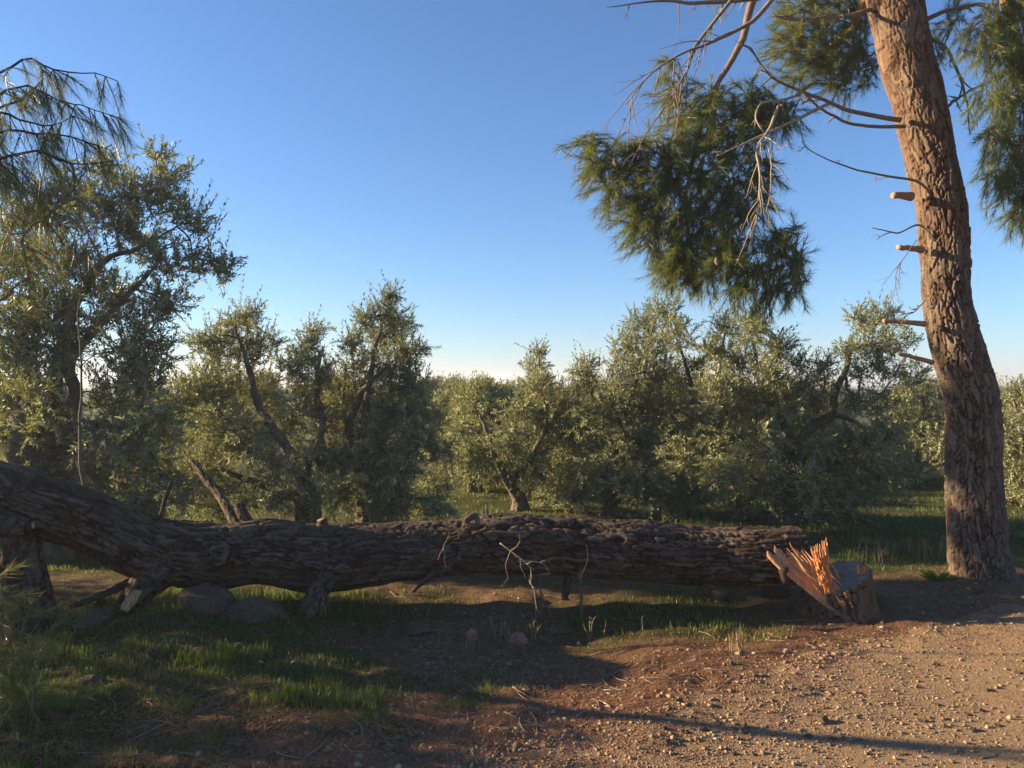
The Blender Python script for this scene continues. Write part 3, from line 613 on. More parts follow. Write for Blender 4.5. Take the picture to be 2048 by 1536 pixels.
for k, (px, py, d) in enumerate([(1228, 318, 5.5), (1432, 515, 5.28), (1340, 400, 5.5)]):
    c0 = P(px, py, d); ax = nrm(np.array([.3 * math.cos(k), -.2, -1.])); t_ = np.linspace(0, 1, 16); a_ = np.linspace(0, 6.283, 14, endpoint=False); TT_, AA_ = np.meshgrid(t_, a_, indexing='ij')
    sc_ = .5 + .5 * np.sign(np.sin(AA_ * 7 / 2 * 2 + np.floor(TT_ * 8) * 1.6)); rr_ = .019 * np.sin(np.pi * np.clip(TT_ * .92 + .06, 0, 1)) ** .7 * (.78 + .3 * sc_ * (TT_ * 8 % 1)); p1 = nrm(np.cross(ax, (0, 1., 0))); p2 = np.cross(ax, p1)
    V = c0 + ax * (TT_ * .06)[..., None] + rr_[..., None] * (np.cos(AA_)[..., None] * p1 + np.sin(AA_)[..., None] * p2)
    obj('pine_cone', V.reshape(-1, 3), [gridfaces(16, 14)], M['dead_wood'], pine, (.1 + .3 * sc_).ravel())
upb = branch(pine, 'living_branch', [(1780, -150, 6.3, .06), (1730, 0, 6.9, .045), (1680, 80, 7.3, .03), (1620, 110, 7.4, .015)], M['pine_bark_red'], 8, 24, .02, 341, rnd=.7)
pine_mass(pine, cl(7.2, [(1600, 20, 45), (1660, 20, 50), (1720, 40, 45), (1580, 80, 46), (1640, 90, 55), (1700, 110, 45), (1600, 130, 45), (1660, 150, 42), (1730, 120, 40), (1640, -50, 60), (1740, -40, 50), (1900, 40, 34), (1880, 100, 20), (1690, 170, 30)]), 402, dens=.8, skeleton=[upb], out=(-.35, -.1, .05), sag=.25, nw=.0034)
rtb = branch(pine, 'living_branch', [(1790, -250, 6.1, .07), (1900, -150, 5.9, .05), (2010, 0, 5.7, .035), (2050, 200, 5.6, .02), (2060, 380, 5.6, .01)], M['pine_bark_red'], 8, 24, .02, 342, rnd=.7)
pine_mass(pine, cl(5.6, [(2000, 30, 50), (2050, 60, 60), (1985, 110, 42), (2040, 150, 60), (1990, 200, 44), (2050, 240, 60), (1985, 280, 42), (2040, 320, 55), (2000, 360, 38), (2060, 390, 48), (2045, 420, 34), (2110, 100, 80), (2110, 250, 80), (2110, 380, 70), (1960, 60, 36), (2090, -40, 80)]), 403, dens=.75, skeleton=[rtb], out=(-.1, -.1, -.6))
# the crown above the picture
pine_mass(pine, cl(6.1, [(1500, -160, 150), (1700, -260, 170), (1900, -200, 160), (2100, -250, 170), (1600, -420, 180), (1850, -460, 190), (2050, -480, 170), (1750, -680, 180), (1950, -700, 160), (1820, -880, 140), (1350, -180, 110), (2300, -180, 150)]), 404,
          per=40, nw=.010, nl=.16, dens=.12, skeleton=[pc2], out=(0, 0, .3), Ls=(.25, .45))

# ------------------------------------------------------------------ fallen pine
LD = 5.5
fal = thing('fallen_pine', 'fallen pine trunk lying across the view with its crown off to the left', 'fallen tree', (0, LD, h1(0, LD)))
lk = [(1604, 1110, 5.42, 56), (1500, 1113, 5.45, 61), (1400, 1112, 5.5, 62), (1200, 1098, 5.5, 58), (1080, 1089, 5.5, 58), (960, 1087, 5.5, 60), (880, 1094, 5.5, 58), (780, 1102, 5.48, 60), (660, 1113, 5.45, 66), (540, 1106, 5.4, 61), (420, 1110, 5.3, 62), (330, 1102, 5.2, 64), (260, 1078, 5.1, 62), (180, 1040, 5.0, 60), (90, 1012, 4.9, 59), (0, 984, 4.85, 58), (-120, 955, 4.8, 55), (-300, 935, 4.7, 46), (-550, 940, 4.6, 34)]
V, Q, rn, lc = bark_tube([P(x, y, d) for x, y, d, _ in lk], [r / F * d for _, _, d, r in lk], 150, 680, cell=.046, stretch=9.0, amp=.026, seed=501, lump=.075)
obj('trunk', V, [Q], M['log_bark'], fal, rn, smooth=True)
# torn end
e0 = P(1592, 1110, 5.42); tdir = nrm(e0 - P(1500, 1113, 5.45)); th = np.linspace(0, 2 * np.pi, 36, endpoint=False); r5 = np.random.default_rng(5)
aa = np.array([0, 0, 1.]); bb = np.cross(tdir, aa); rings = []
for k, (f, o) in enumerate([(1.0, -.02), (.8, .01), (.55, .02), (.3, .01), (.08, .02)]):
    rings.append(e0 + f * .19 * (np.cos(th)[:, None] * aa + np.sin(th)[:, None] * bb) + tdir * (o * r5.uniform(0, 1.8, 36))[:, None])
obj('torn_end', np.vstack(rings), [gridfaces(5, 36)], M['torn_dull'], fal, r5.random(180))
Bk = M['log_bark']
def limb(pts, seed, sides=26, seg=60, amp=.012, cell=.04, name='limb'):
    V, Q, rn, c = bark_tube([P(*p[:3]) for p in pts], [p[3] for p in pts], sides, seg, cell=cell, stretch=3.5, amp=amp, seed=seed, lump=.04)
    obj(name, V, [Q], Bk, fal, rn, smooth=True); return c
limb([(665, 1140, 5.35, .085), (640, 1180, 5.22, .07), (610, 1230, 5.05, .06), (582, 1275, 4.85, .05), (570, 1310, 4.7, .04)], 511)
limb([(330, 1130, 5.15, .16), (290, 1170, 5.05, .11), (255, 1215, 4.95, .09), (228, 1250, 4.85, .08)], 512, 40)
limb([(300, 1150, 5.15, .07), (250, 1170, 5.0, .05), (190, 1195, 4.9, .035), (140, 1215, 4.8, .02)], 513)
limb([(10, 1000, 4.85, .16), (30, 1070, 4.85, .15), (45, 1140, 4.8, .13), (60, 1210, 4.75, .13), (70, 1300, 4.7, .12)], 514, 48, name='limb')
limb([(-60, 985, 4.8, .08), (10, 1052, 4.55, .05), (60, 1056, 4.5, .042)], 515)
limb([(920, 1120, 5.35, .05), (860, 1155, 5.2, .035), (826, 1185, 5.15, .025)], 516)
limb([(1140, 1150, 5.45, .03), (1135, 1165, 5.4, .02), (1130, 1200, 5.38, .012)], 517)
limb([(475, 1060, 5.35, .04), (445, 1000, 5.6, .030), (405, 950, 5.8, .024), (365, 900, 6.0, .016)], 518)
limb([(500, 1055, 5.4, .075), (485, 1030, 5.42, .06), (478, 1008, 5.45, .05)], 519)
limb([(290, 1080, 5.15, .02), (315, 1050, 5.1, .015), (330, 1000, 5.15, .010), (345, 960, 5.2, .006)], 520)
# knot hole, sawn stubs, knots
stub(fal, 'sawn_stub', P(652, 1085, 5.42), P(643, 1040, 5.40), .045, .036, Bk, M['sawn_fresh'], 530)
stub(fal, 'broken_stub', P(-40, 1062, 4.5), P(66, 1050, 4.52), .04, .022, Bk, M['sawn_fresh'], 531)
def torus(c, n, R, r, name, seed):
    n = nrm(np.array(n, float)); a = nrm(np.cross(n, (.1, .2, .97))); b = np.cross(n, a); u = np.linspace(0, 6.283, 20, endpoint=False); v = np.linspace(0, 6.283, 9, endpoint=False)
    U, W = np.meshgrid(u, v, indexing='ij'); e = np.cos(U)[..., None] * a + np.sin(U)[..., None] * b
    V = c + e * (R + r * np.cos(W))[..., None] * (1 + .15 * np.sin(3 * U + seed))[..., None] + n * (r * np.sin(W))[..., None]
    i = np.arange(20)[:, None] * 9; j = np.arange(9)[None]; i2 = ((np.arange(20) + 1) % 20)[:, None] * 9; j2 = (j + 1) % 9
    V = V.reshape(-1, 3); V = V + .006 * np.stack([fbm(V * 40, 2, seed + k) for k in range(3)], 1)
    obj(name, V, [np.stack([i + j, i2 + j, i2 + j2, i + j2], -1).reshape(-1, 4)], Bk, fal, np.clip(.7 + fbm(V * 30, 2, 3), 0, 1), smooth=True)
torus(P(945, 1042, 5.30), (.1, -.75, .65), .042, .020, 'knot', 1); torus(P(440, 1105, 5.06), (.05, -1, .1), .045, .02, 'knot', 2)
# bark shard hanging by the break
V, Q, T, _ = tube([P(1566, 1135, 5.2), P(1570, 1165, 5.18), P(1575, 1198, 5.17)], [.035, .03, .004], 6, 8, .01, True, 3)
obj('bark_shard', V, [Q, T], Bk, fal, np.full(len(V), .3))
# crown of the fallen pine: near boughs in the upper left, and the mass beyond the left edge
fb = []
for k, pts in enumerate([
 [(-420, 300, 4.2, .02), (-150, 190, 4.1, .012), (0, 142, 4.0, .007), (50, 118, 4.0, .006), (90, 130, 4.0, .005), (140, 145, 4.0, .004), (200, 148, 4.0, .003), (240, 162, 4.0, .002)],
 [(-420, 330, 4.2, .02), (-150, 250, 4.1, .012), (0, 215, 4.0, .007), (70, 178, 4.0, .006), (85, 140, 4.0, .003)],
 [(-150, 250, 4.1, .01), (30, 176, 4.0, .006), (75, 178, 4.0, .005), (125, 203, 4.0, .004), (180, 215, 4.0, .003), (232, 240, 4.0, .002)],
 [(-420, 380, 4.1, .02), (-100, 260, 3.9, .010), (0, 228, 3.9, .007), (60, 248, 3.9, .005), (100, 252, 3.9, .004), (150, 230, 3.9, .002)],
 [(-420, 420, 4.1, .02), (-100, 300, 3.9, .010), (0, 262, 3.9, .007), (70, 265, 3.9, .006), (140, 272, 3.9, .004), (215, 300, 3.9, .002)],
 [(-420, 480, 4.0, .02), (-100, 360, 3.8, .010), (0, 318, 3.8, .007), (80, 305, 3.8, .006), (150, 330, 3.8, .004), (225, 322, 3.8, .002)],
 [(-420, 900, 4.3, .04), (-420, 600, 4.2, .02), (-430, 380, 4.2, .014), (-440, 200, 4.2, .01)],
 [(-330, 940, 4.7, .05), (-420, 900, 4.4, .04), (-500, 700, 4.2, .022), (-520, 450, 4.1, .012)]]):
    B_ = Buf(); c = B_.tube([P(*p[:3]) for p in pts], [p[3] for p in pts], 6, 30, .03, 550 + k, .3); B_.obj('bough', Bk, fal, smooth=True); fb.append(c)
r8 = np.random.default_rng(88); nb, tb = Buf(), Buf()
for c in fb[:6]:
    cc = c[12:]; n = 44; k = r8.integers(0, len(cc), n); p0 = cc[k]
    dv = nrm(np.array([.35, 0, -.55]) + rand_unit(n, r8) * .55); L = r8.uniform(.08, .2, n)
    V, T, rn_, SV, SQ = needles(p0, dv, L, 46, .10, .0018, r8, .7); nb.add(V, (), T, rn_); tb.add(SV, SQ, (), .3)
nb.obj('needle_sprays', M['needle'], fal, kind='stuff'); tb.obj('twigs', Bk, fal, kind='stuff')
pine_mass(fal, cl(3.9, [(20, 350, 45), (90, 400, 50), (150, 360, 40), (40, 440, 55), (130, 460, 50), (200, 410, 40), (60, 530, 50), (10, 560, 50), (170, 480, 40), (-60, 300, 70), (-80, 450, 80), (-90, 600, 80)]), 560, per=44, nw=.0019, nl=.10, dens=.36, sag=.8, out=(.3, 0, -.6), skeleton=fb[:6], name='drooping_foliage')
pine_mass(fal, cl(3.4, [(-5, 1190, 50), (30, 1260, 50), (0, 1330, 60), (75, 1300, 42), (10, 1430, 70), (60, 1390, 50), (30, 1490, 70), (0, 1540, 60), (-120, 1250, 90), (-140, 1400, 100), (-60, 1170, 40)]), 561, per=50, nw=.0024, nl=.10, dens=.6, sag=.4, out=(.3, -.1, .1), skeleton=fb[6:], name='low_foliage')
mass = []
rr7 = np.random.default_rng(77)
for k in range(46):
    x = rr7.uniform(-7.5, -3.9); y = rr7.uniform(2.2, 6.2); z = rr7.uniform(.1, 1.45) * (1 - .12 * abs(y - 4.2))
    if x / y > -.80: continue
    mass.append((CX + x / y * F, CY + (EYE - z) / y * F, y, rr7.uniform(.24, .42) / y * F))
pine_mass(fal, mass, 562, per=34, nw=.007, nl=.13, dens=.3, sag=.3, out=(-.4, 0, .2), skeleton=fb[6:] + [lc[-120:]], name='outer_foliage', Ls=(.2, .4))

# ------------------------------------------------------------------ splintered stump
SX, SY = 2.30, 5.32
st = thing('tree_stump', 'splintered pine stump with a slanted sawn face and upright orange splinters', 'stump', (SX, SY, h1(SX, SY)))
ns, nth = 70, 170; th = np.linspace(0, 2 * np.pi, nth, endpoint=False); tt = np.linspace(0, 1, ns)
def top(x, y): return .255 + .28 * x + .10 * y + .02 * np.sin(9 * x)
TT, TH = np.meshgrid(tt, th, indexing='ij'); R0 = .292 - .062 * TT ** .7 + .05 * np.exp(-TT * 7) * (1 + .5 * np.cos(4 * TH))
q3 = np.stack([.24 * np.cos(TH), .24 * np.sin(TH), TT * .42], -1).reshape(-1, 3); w = np.stack([fbm(q3 * (9, 9, 4), 3, 70 + k) for k in range(3)], 1)
f1, f2, cid = worley(q3 / (.05, .05, .34) + w * 1.4, 71); pl = sstep(.02, .14, f2 - f1) * (.62 + .38 * cid); R0 = R0 + (pl * .022 + fbm(q3 * 50, 2, 4) * .006).reshape(ns, nth) - .018
ex, ey = R0 * np.cos(TH), R0 * np.sin(TH); base = h1(SX, SY) - .08
Zt = top(ex[-1], ey[-1]) + .010 * fbm2(ex[-1] * 25, ey[-1] * 25, 3, 6)
Z = base + TT * (Zt[None] + .06)
obj('bark_base', np.stack([SX + ex, SY + ey, Z], -1).reshape(-1, 3), [gridfaces(ns, nth)], M['stump_bark'], st, pl * .75, smooth=True)
rg = np.linspace(1, .02, 14); cx = np.concatenate([ex[-1] * f * .985 for f in rg]); cyy = np.concatenate([ey[-1] * f * .985 for f in rg])
cz = base + .06 + np.concatenate([Zt * f + top(0, 0) * (1 - f) for f in rg]) + .004 * fbm2(cx * 30, cyy * 30, 2, 8) - .002
obj('sawn_face', np.stack([SX + cx, SY + cyy, cz], 1), [gridfaces(14, nth)[:, ::-1]], M['sawn'], st, np.full(len(cx), .4), smooth=True)
def splinter(p, w, t, mt, seed, tip=.12, name='splinter'):
    """flat torn strip through the points p, tapering to a ragged point"""
    r = np.random.default_rng(seed); n = 14; c = catmull(p, n) + r.normal(size=(n, 3)) * .0015; tg, _, _ = frames(c)
    side = nrm(np.cross(tg, np.array([-.25, 1., .1]))); nn = np.cross(side, tg); u = np.linspace(0, 1, n)
    ww = w * np.interp(u, [0, .18, .7, 1], [.3, 1, .75, tip]) * (1 + r.normal(size=n) * .12); t_ = t * np.interp(u, [0, .8, 1], [1, .8, .3])
    V = np.stack([c - side * (ww / 2)[:, None], c - nn * (t_ * .6)[:, None] , c + side * (ww / 2)[:, None], c + nn * (t_ * .6)[:, None]], 1).reshape(-1, 3)
    obj(name, V, [gridfaces(n, 4), [[3, 2, 1, 0], [4 * n - 4, 4 * n - 3, 4 * n - 2, 4 * n - 1]]], mt, st, np.full(len(V), r.random()))
r9 = np.random.default_rng(99)
nu, nv = 60, 40; U, W = np.meshgrid(np.linspace(0, 1, nu), np.linspace(0, 1, nv), indexing='ij')
def PP(px, py, d): return np.stack([(px - CX) / F * d, d, EYE - (py - CY) / F * d], -1)
uu = U[:, 0]; rag = fbm2(uu * 16, 0 * uu + .5, 3, 91)                      # ragged torn edge at the top
tps = PP(1530 + 74 * uu + 14 * rag, 1104 - 10 * np.sin(uu * 3) + 34 * rag + 6 * fbm2(uu * 50, 0 * uu, 2, 92), 5.22 + .07 * uu)
mds = PP(1586 + 48 * uu, 1168 - 44 * uu, 5.12 + .05 * np.sin(uu * 4)); bts = PP(1690 + 10 * uu, 1240 - 40 * uu, 5.10 + .06 * uu)
S = bts[:, None] * ((1 - W) ** 2)[..., None] + 2 * mds[:, None] * (W * (1 - W))[..., None] + tps[:, None] * (W ** 2)[..., None]
gr = fbm2(U * 15, W * 1.2, 4, 93) + .5 * fbm2(U * 42, W * 2.2, 2, 94); S = S + np.array([.25, -.9, .3]) * (.030 * gr)[..., None]
S = np.concatenate([S.reshape(-1, 3), S.reshape(-1, 3) + np.array([.012, .022, 0])]); i = (np.arange(nu - 1)[:, None] * nv + np.arange(nv - 1)[None])
Fq = np.stack([i, i + 1, i + nv + 1, i + nv], -1).reshape(-1, 4); m = nu * nv; rim = []
for q in range(nv - 1): rim += [[q, q + 1, q + 1 + m, q + m], [(nu - 1) * nv + q + 1, (nu - 1) * nv + q, (nu - 1) * nv + q + m, (nu - 1) * nv + q + 1 + m]]
for q in range(nu - 1): rim += [[q * nv + nv - 1, (q + 1) * nv + nv - 1, (q + 1) * nv + nv - 1 + m, q * nv + nv - 1 + m]]
obj('torn_sheet', S, [Fq[:, ::-1], Fq + m, np.array(rim)], M['torn_dull'], st, np.tile(np.clip(.5 + gr.ravel(), 0, 1), 2), label='torn sheet of heartwood joining stump and log')
for k in range(7):                                      # loose strips standing off the sheet
    u = r9.random(); jt = lambda q: r9.normal() * q
    tpt = P(1534 + u * 90 + jt(5), 1096 - 12 * math.sin(u * 3) + jt(9), 5.17 + .06 * u + jt(.01)); md = P(1588 + u * 58 + jt(3), 1164 - u * 54 + jt(3), 5.09 + jt(.008)); bt = P(1682 + u * 18 + jt(5), 1236 - u * 58 + jt(6), 5.05 + .08 * u)
    b0 = bt + (md - bt) * .6 * r9.random(); e0_ = md + (tpt - md) * r9.uniform(.2, 1.05)
    splinter([b0, (b0 + md) / 2 + (.006, -.008, .006), md, (md + e0_) / 2 + (.004, -.012, -.002), e0_], .007 + r9.random() * .012, .005 + .006 * r9.random(), M['torn_dull'] if u < .5 else M['torn_wood'], 600 + k, .1, 'torn_strip')
for k in range(26):                                     # upright spikes
    u = r9.random(); tx = 1616 + 36 * u; tall = 1104 - 32 * u ** .7 + 26 * r9.random() ** 1.5; d0 = 5.06 + r9.random() * .1
    splinter([P(1642 + 26 * u + r9.normal() * 3, 1186 - 12 * u + r9.normal() * 6, d0 + .02), P(1630 + 28 * u, 1138, d0), P(tx + r9.normal() * 2.5, tall, d0 - .02)], .010 + r9.random() * .012, .006 + .006 * r9.random(), M['torn_wood'] if k % 3 else M['torn_dull'], 700 + k, .05)
for k in range(10):                                     # curled red-brown fibres at the heart of the break
    p = P(1640 + 22 * r9.random(), 1150 + 40 * r9.random(), 5.04 + .04 * r9.random()); splinter([p, p + (-.02, -.01, .03), p + (-.05 + r9.normal() * .01, -.02, .05 + .03 * r9.random())], .012, .006, M['torn_wood'], 790 + k, .2)
for k in range(8):                                      # ragged lip on the high side of the cut
    p = P(1712 + 18 * r9.random(), 1146 - 8 * r9.random(), 5.22); splinter([p - (0, 0, .03), p, p + (r9.normal() * .006, 0, .025 + .03 * r9.random())], .016, .008, M['torn_wood'], 760 + k, .1)

# ------------------------------------------------------------------ rocks and stones
def rock(label, px, py, w, dp, hgt, seed, mt='rock', group=None, sink=.38, rot=0., name='rock', cat='rock'):
    d = EYE * F / (py - CY)
    for _ in range(6): x = (px - CX) / F * d; d = (EYE - h1(x, d)) * F / (py - CY)
    x, y = (px - CX) / F * d, d + dp * .4
    n = 22; r = np.random.default_rng(seed); u = np.linspace(0, np.pi, 15); v = np.linspace(0, 2 * np.pi, n, endpoint=False)
    U, W = np.meshgrid(u, v, indexing='ij'); D = np.stack([np.sin(U) * np.cos(W), np.sin(U) * np.sin(W), np.cos(U)], -1).reshape(-1, 3)
    ax, _ = np.linalg.qr(r.normal(size=(3, 3)) * .5 + np.eye(3)); E = D @ ax; bx_ = 1 / (np.abs(E) ** 5).sum(1) ** .2
    pl = nrm(r.normal(size=(9, 3)) * (1, 1, .8)); k = np.min(np.where(D @ pl.T > .05, r.uniform(.42, .72, 9)[None] / np.maximum(D @ pl.T, .05), 9), 1); k = np.minimum(k * 1.12, .78 * bx_)
    V = D * (k * 1.35 * (1 + .10 * fbm(D * 2.3, 2, seed + 3) + .13 * fbm(D * 7, 4, seed)))[:, None] * (w / 2, dp / 2, hgt * .75)
    cr, sr = math.cos(rot), math.sin(rot); V = np.stack([V[:, 0] * cr - V[:, 1] * sr, V[:, 0] * sr + V[:, 1] * cr, V[:, 2]], 1)
    V = V + (x, y, h1(x, y) + hgt * (.5 - sink))
    return tag(obj(name, V, [gridfaces(15, n)], M[mt]), label, cat, group)
rock('large angular limestone block in shade under the fork of the fallen trunk', 400, 1226, .40, .3, .15, 1)
rock('low rounded boulder in shade, right of the large block', 490, 1238, .40, .3, .10, 2)
rock('pale rock with a sunlit edge at the far left under the limbs', 172, 1258, .22, .2, .09, 3)
rock('flat pale slab in the grass just left of the stump', 1452, 1200, .17, .14, .06, 4)
rock('sunlit tan rock against the torn end of the trunk', 1548, 1195, .22, .18, .10, 5)
rock('flat grey stone lying on the stony path below the trunk', 828, 1268, .18, .2, .05, 6, rot=.5)
rock('small reddish stone at the edge of the lit grass, left one of two', 942, 1283, .07, .06, .05, 7, 'red_rock', sink=.1)
rock('broad reddish stone, right one of two in the lit grass', 1035, 1288, .15, .1, .06, 8, 'red_rock')
rock('pale flat stone in the strip of shade below the two twigs', 1115, 1270, .16, .1, .04, 9)
rock('small white stone near the foot of the leaning limb', 475, 1302, .06, .06, .05, 10)
rock('long pale stone in the dark grass left of centre', 402, 1310, .11, .06, .04, 11)
rock('round pale stone in the dark lower left', 300, 1318, .06, .06, .05, 12)
rock('flat brown stone in deep shade at the lower left', 175, 1370, .13, .08, .04, 13)
rock('small pale stone in dark grass, lower left of centre', 315, 1390, .07, .05, .04, 14)
rock('grey pebble-sized stone lying at the bottom edge of the shade', 800, 1508, .05, .04, .03, 15)
rock('dark lump of stone on the road shoulder', 1652, 1450, .06, .05, .035, 16)
rock('stone in grass behind the trunk, under the left olive limbs', 400, 1075, .5, .4, .16, 17)
rock('low mossy stone behind the fork of the trunk', 330, 1085, .4, .3, .2, 18)
rl = np.random.default_rng(12)
for k in range(34):
    px, py = rl.uniform(1330, 2040), rl.uniform(1330, 1525)
    rock('fist-sized or smaller loose stone lying on the gravel road', px, py, rl.uniform(.022, .05), rl.uniform(.02, .045), rl.uniform(.012, .028), 40 + k, group='loose stones on the road', name='loose_stone', cat='stone')

# gravel
def pebbles(n, x, y, size, seed):
    r = np.random.default_rng(seed); O = np.array([[1, 0, 0], [0, 1, 0], [-1, 0, 0], [0, -1, 0], [0, 0, 1], [0, 0, -1.]])
    T = np.array([[0, 1, 4], [1, 2, 4], [2, 3, 4], [3, 0, 4], [1, 0, 5], [2, 1, 5], [3, 2, 5], [0, 3, 5]])
    s = size[:, None, None] * r.uniform(.55, 1.25, (n, 6, 1)) * np.stack([r.uniform(.8, 1.3, n), r.uniform(.7, 1.1, n), r.uniform(.4, .8, n)], 1)[:, None]
    a = r.uniform(0, 6.28, n); c, s_ = np.cos(a)[:, None], np.sin(a)[:, None]; v = O[None] * s + r.normal(size=(n, 6, 3)) * (size * .15)[:, None, None]
    v = np.stack([v[..., 0] * c - v[..., 1] * s_, v[..., 0] * s_ + v[..., 1] * c, v[..., 2]], -1)
    z = H(x, y) + np.clip(road_s(x, y) * .05, -.0, .006)
    v = v + np.stack([x, y, z + size * .22], 1)[:, None]
    return v.reshape(-1, 3), ((np.arange(n) * 6)[:, None, None] + T[None]).reshape(-1, 3), np.repeat(np.clip(r.beta(2.2, 2.2, n), 0, 1), 6)
r = np.random.default_rng(31); N = 170000
px, py = r.uniform(-40, 2090, N), r.uniform(1110, 1560, N); d = EYE * F / (py - CY); x = (px - CX) / F * d; y = d
s = road_s(x, y); edge = np.exp(-((s - .25) / .55) ** 2); path = np.exp(-((x + .35) / .6) ** 2 - ((y - 4.6) / 1.0) ** 2)
keep = r.random(N) < np.clip(.9 * edge + .7 * path + .05 * (s > .6) + .16 - .3 * green(x, y), .03, 1) * np.clip((py - 1050) / 300, .25, 1) * .36
x, y = x[keep], y[keep]; n = len(x); size = np.clip(np.exp(r.normal(math.log(.0053), .55, n)), .0026, .024) * np.where(road_s(x, y) > .15, .72, 1)
V, T, rn = pebbles(n, x, y, size, 33); obj('gravel', V, [T], M['pebble'], rnd=rn, kind='stuff')
print('gravel', n)

# ------------------------------------------------------------------ grass, litter, weeds
def blades(x, y, h, w, tone, seed, lean=.45):
    r = np.random.default_rng(seed); n = len(x); a = r.uniform(0, 6.28, n); l = r.uniform(.1, lean, n) * h
    p = np.stack([x, y, H(x, y) - .004], 1); dx = np.stack([np.cos(a), np.sin(a), 0 * a], 1); b = a + r.uniform(.8, 2.3, n); sd = np.stack([np.cos(b), np.sin(b), 0 * b], 1) * (w / 2)[:, None]
    up = np.array([0, 0, 1.]); m = p + dx * (l * .3)[:, None] + up * (h * .6)[:, None]; t = p + dx * l[:, None] + up * (h * r.uniform(.85, 1., n))[:, None]
    V = np.stack([p - sd, p + sd, m + sd * .7, m - sd * .7, t], 1).reshape(-1, 3); k = (np.arange(n) * 5)[:, None]
    return V, k + np.array([[0, 1, 2, 3]]), k + np.array([[3, 2, 4]]), np.repeat(tone, 5)
r = np.random.default_rng(41); N = 620000
yy = np.exp(r.uniform(math.log(2.9), math.log(12.5), N)); xx = (r.uniform(-60, 2110, N) - CX) / F * yy
g = green(xx, yy); tuft = sstep(-.2, .5, fbm2(xx * 4.5, yy * 4.5, 4, 61))
keep = r.random(N) < (g ** 1.3) * (.18 + .82 * tuft) * .62
xx, yy, g = xx[keep], yy[keep], g[keep]; n = len(xx)
lush = np.exp(-((xx + 1.7) / .8) ** 2 - ((yy - 5.15) / .45) ** 2) + .7 * np.exp(-((xx + 1.25) / .25) ** 2 - ((yy - 5.05) / .25) ** 2)
h = (.018 + .055 * g * r.random(n) + .09 * lush * r.random(n)) * (.7 + .9 * tuft[keep] ** 2)
w = np.clip(.0022 + .00045 * yy, .003, .007)
tone = np.clip(.28 + .22 * r.normal(size=n) + .22 * sstep(.6, -.6, fbm2(xx * .8, yy * .8, 3, 71)) + .25 * np.exp(-((xx - 2.2) / 1.6) ** 2 - ((yy - 4.6) / .5) ** 2) - .2 * lush + .12 * sstep(6.2, 7.5, yy), 0, .9)
V, Q, T, tn = blades(xx, yy, h, w, tone, 42); obj('grass', V, [Q, T], M['grass'], rnd=tn, kind='stuff'); print('grass', n)
# fallen needles and bark crumbs
N = 110000; px, py = r.uniform(-40, 2090, N), r.uniform(1130, 1545, N); d = EYE * F / (py - CY); x = (px - CX) / F * d; y = d
s = road_s(x, y); keep = r.random(N) < np.clip(np.exp(-((s + .35) / .6) ** 2) * (.35 + .65 * sstep(-.3, .3, fbm2(x * 1.7, y * 1.7, 3, 81))) + .10 + .6 * np.exp(-((x - 3.6) / 1.2) ** 2 - ((y - 5.3) / .5) ** 2), 0, 1) * sstep(1.2, .2, s)
x, y = x[keep], y[keep]; n = len(x); a = r.uniform(0, 3.14, n); l = r.uniform(.03, .09, n); dv = np.stack([np.cos(a), np.sin(a), r.uniform(-.1, .25, n)], 1)
p = np.stack([x, y, H(x, y) + .006], 1); sd = np.stack([-np.sin(a), np.cos(a), 0 * a], 1) * .0022
V = np.stack([p - dv * l[:, None] / 2 - sd, p - dv * l[:, None] / 2 + sd, p + dv * l[:, None] / 2], 1); V[..., 2] = np.maximum(V[..., 2], (p[:, 2] - .002)[:, None]); 
obj('needle_litter', V.reshape(-1, 3), [np.arange(n * 3).reshape(-1, 3)], M['litter'], rnd=np.repeat(r.random(n), 3), kind='stuff')
B_ = Buf(); rt = np.random.default_rng(66)
for k in range(260):
    px, py = rt.uniform(0, 2048), rt.uniform(1180, 1530); d = EYE * F / (py - CY); x, y = (px - CX) / F * d, d
    if road_s(np.array([x]), np.array([y]))[0] > .1 and rt.random() < .93: continue
    l = rt.uniform(.05, .28); a = rt.uniform(0, 6.28); q = [(x + l * t * math.cos(a + .4 * t), y + l * t * math.sin(a + .4 * t)) for t in (0, .5, 1)]
    B_.tube([(u, v, h1(u, v) + .006 + .01 * rt.random()) for u, v in q], [.0035, .003, .0015], 4, 6, .012, k, rt.random())
B_.obj('twig_litter', M['dead_wood'], kind='stuff')
# dry stalks standing in the grass
def stalks(px, py, n, hgt, spread, label, seed, grp=None, m='dry'):
    d = EYE * F / (py - CY); x0, y0 = (px - CX) / F * d, d; r = np.random.default_rng(seed); B_ = Buf()
    for k in range(n):
        x, y = x0 + r.normal() * spread, y0 + r.normal() * spread * .5; h = hgt * r.uniform(.5, 1.1); p = np.array([x, y, h1(x, y) - .01]); ln = r.normal(size=2) * .18 * h
        c = B_.tube([p, p + (ln[0] * .3, ln[1] * .3, h * .55), p + (ln[0], ln[1], h)], [.0028, .0022, .001], 4, 6, .01, seed + k, r.random())
        for _ in range(3):
            q = c[r.integers(2, 6)]; dv = nrm(r.normal(size=3) + (0, 0, 1.2)) * h * .22; B_.tube([q, q + dv * .5, q + dv], [.0016, .0014, .0008], 3, 4, 0, seed, r.random())
    o = B_.obj('dry_weed', M[m]); return tag(o, label, 'weed', grp)
stalks(1755, 1128, 7, .20, .12, 'cluster of bare dry stalks just behind the stump', 1)
stalks(1860, 1125, 8, .24, .10, 'tall reddish dry weed at the left foot of the standing pine', 2)
stalks(1800, 1118, 6, .18, .14, 'thin dry stalks in the grass between stump and standing pine', 3)
stalks(1190, 1252, 5, .14, .05, 'dry weed on the lit bank below the upright post', 4)
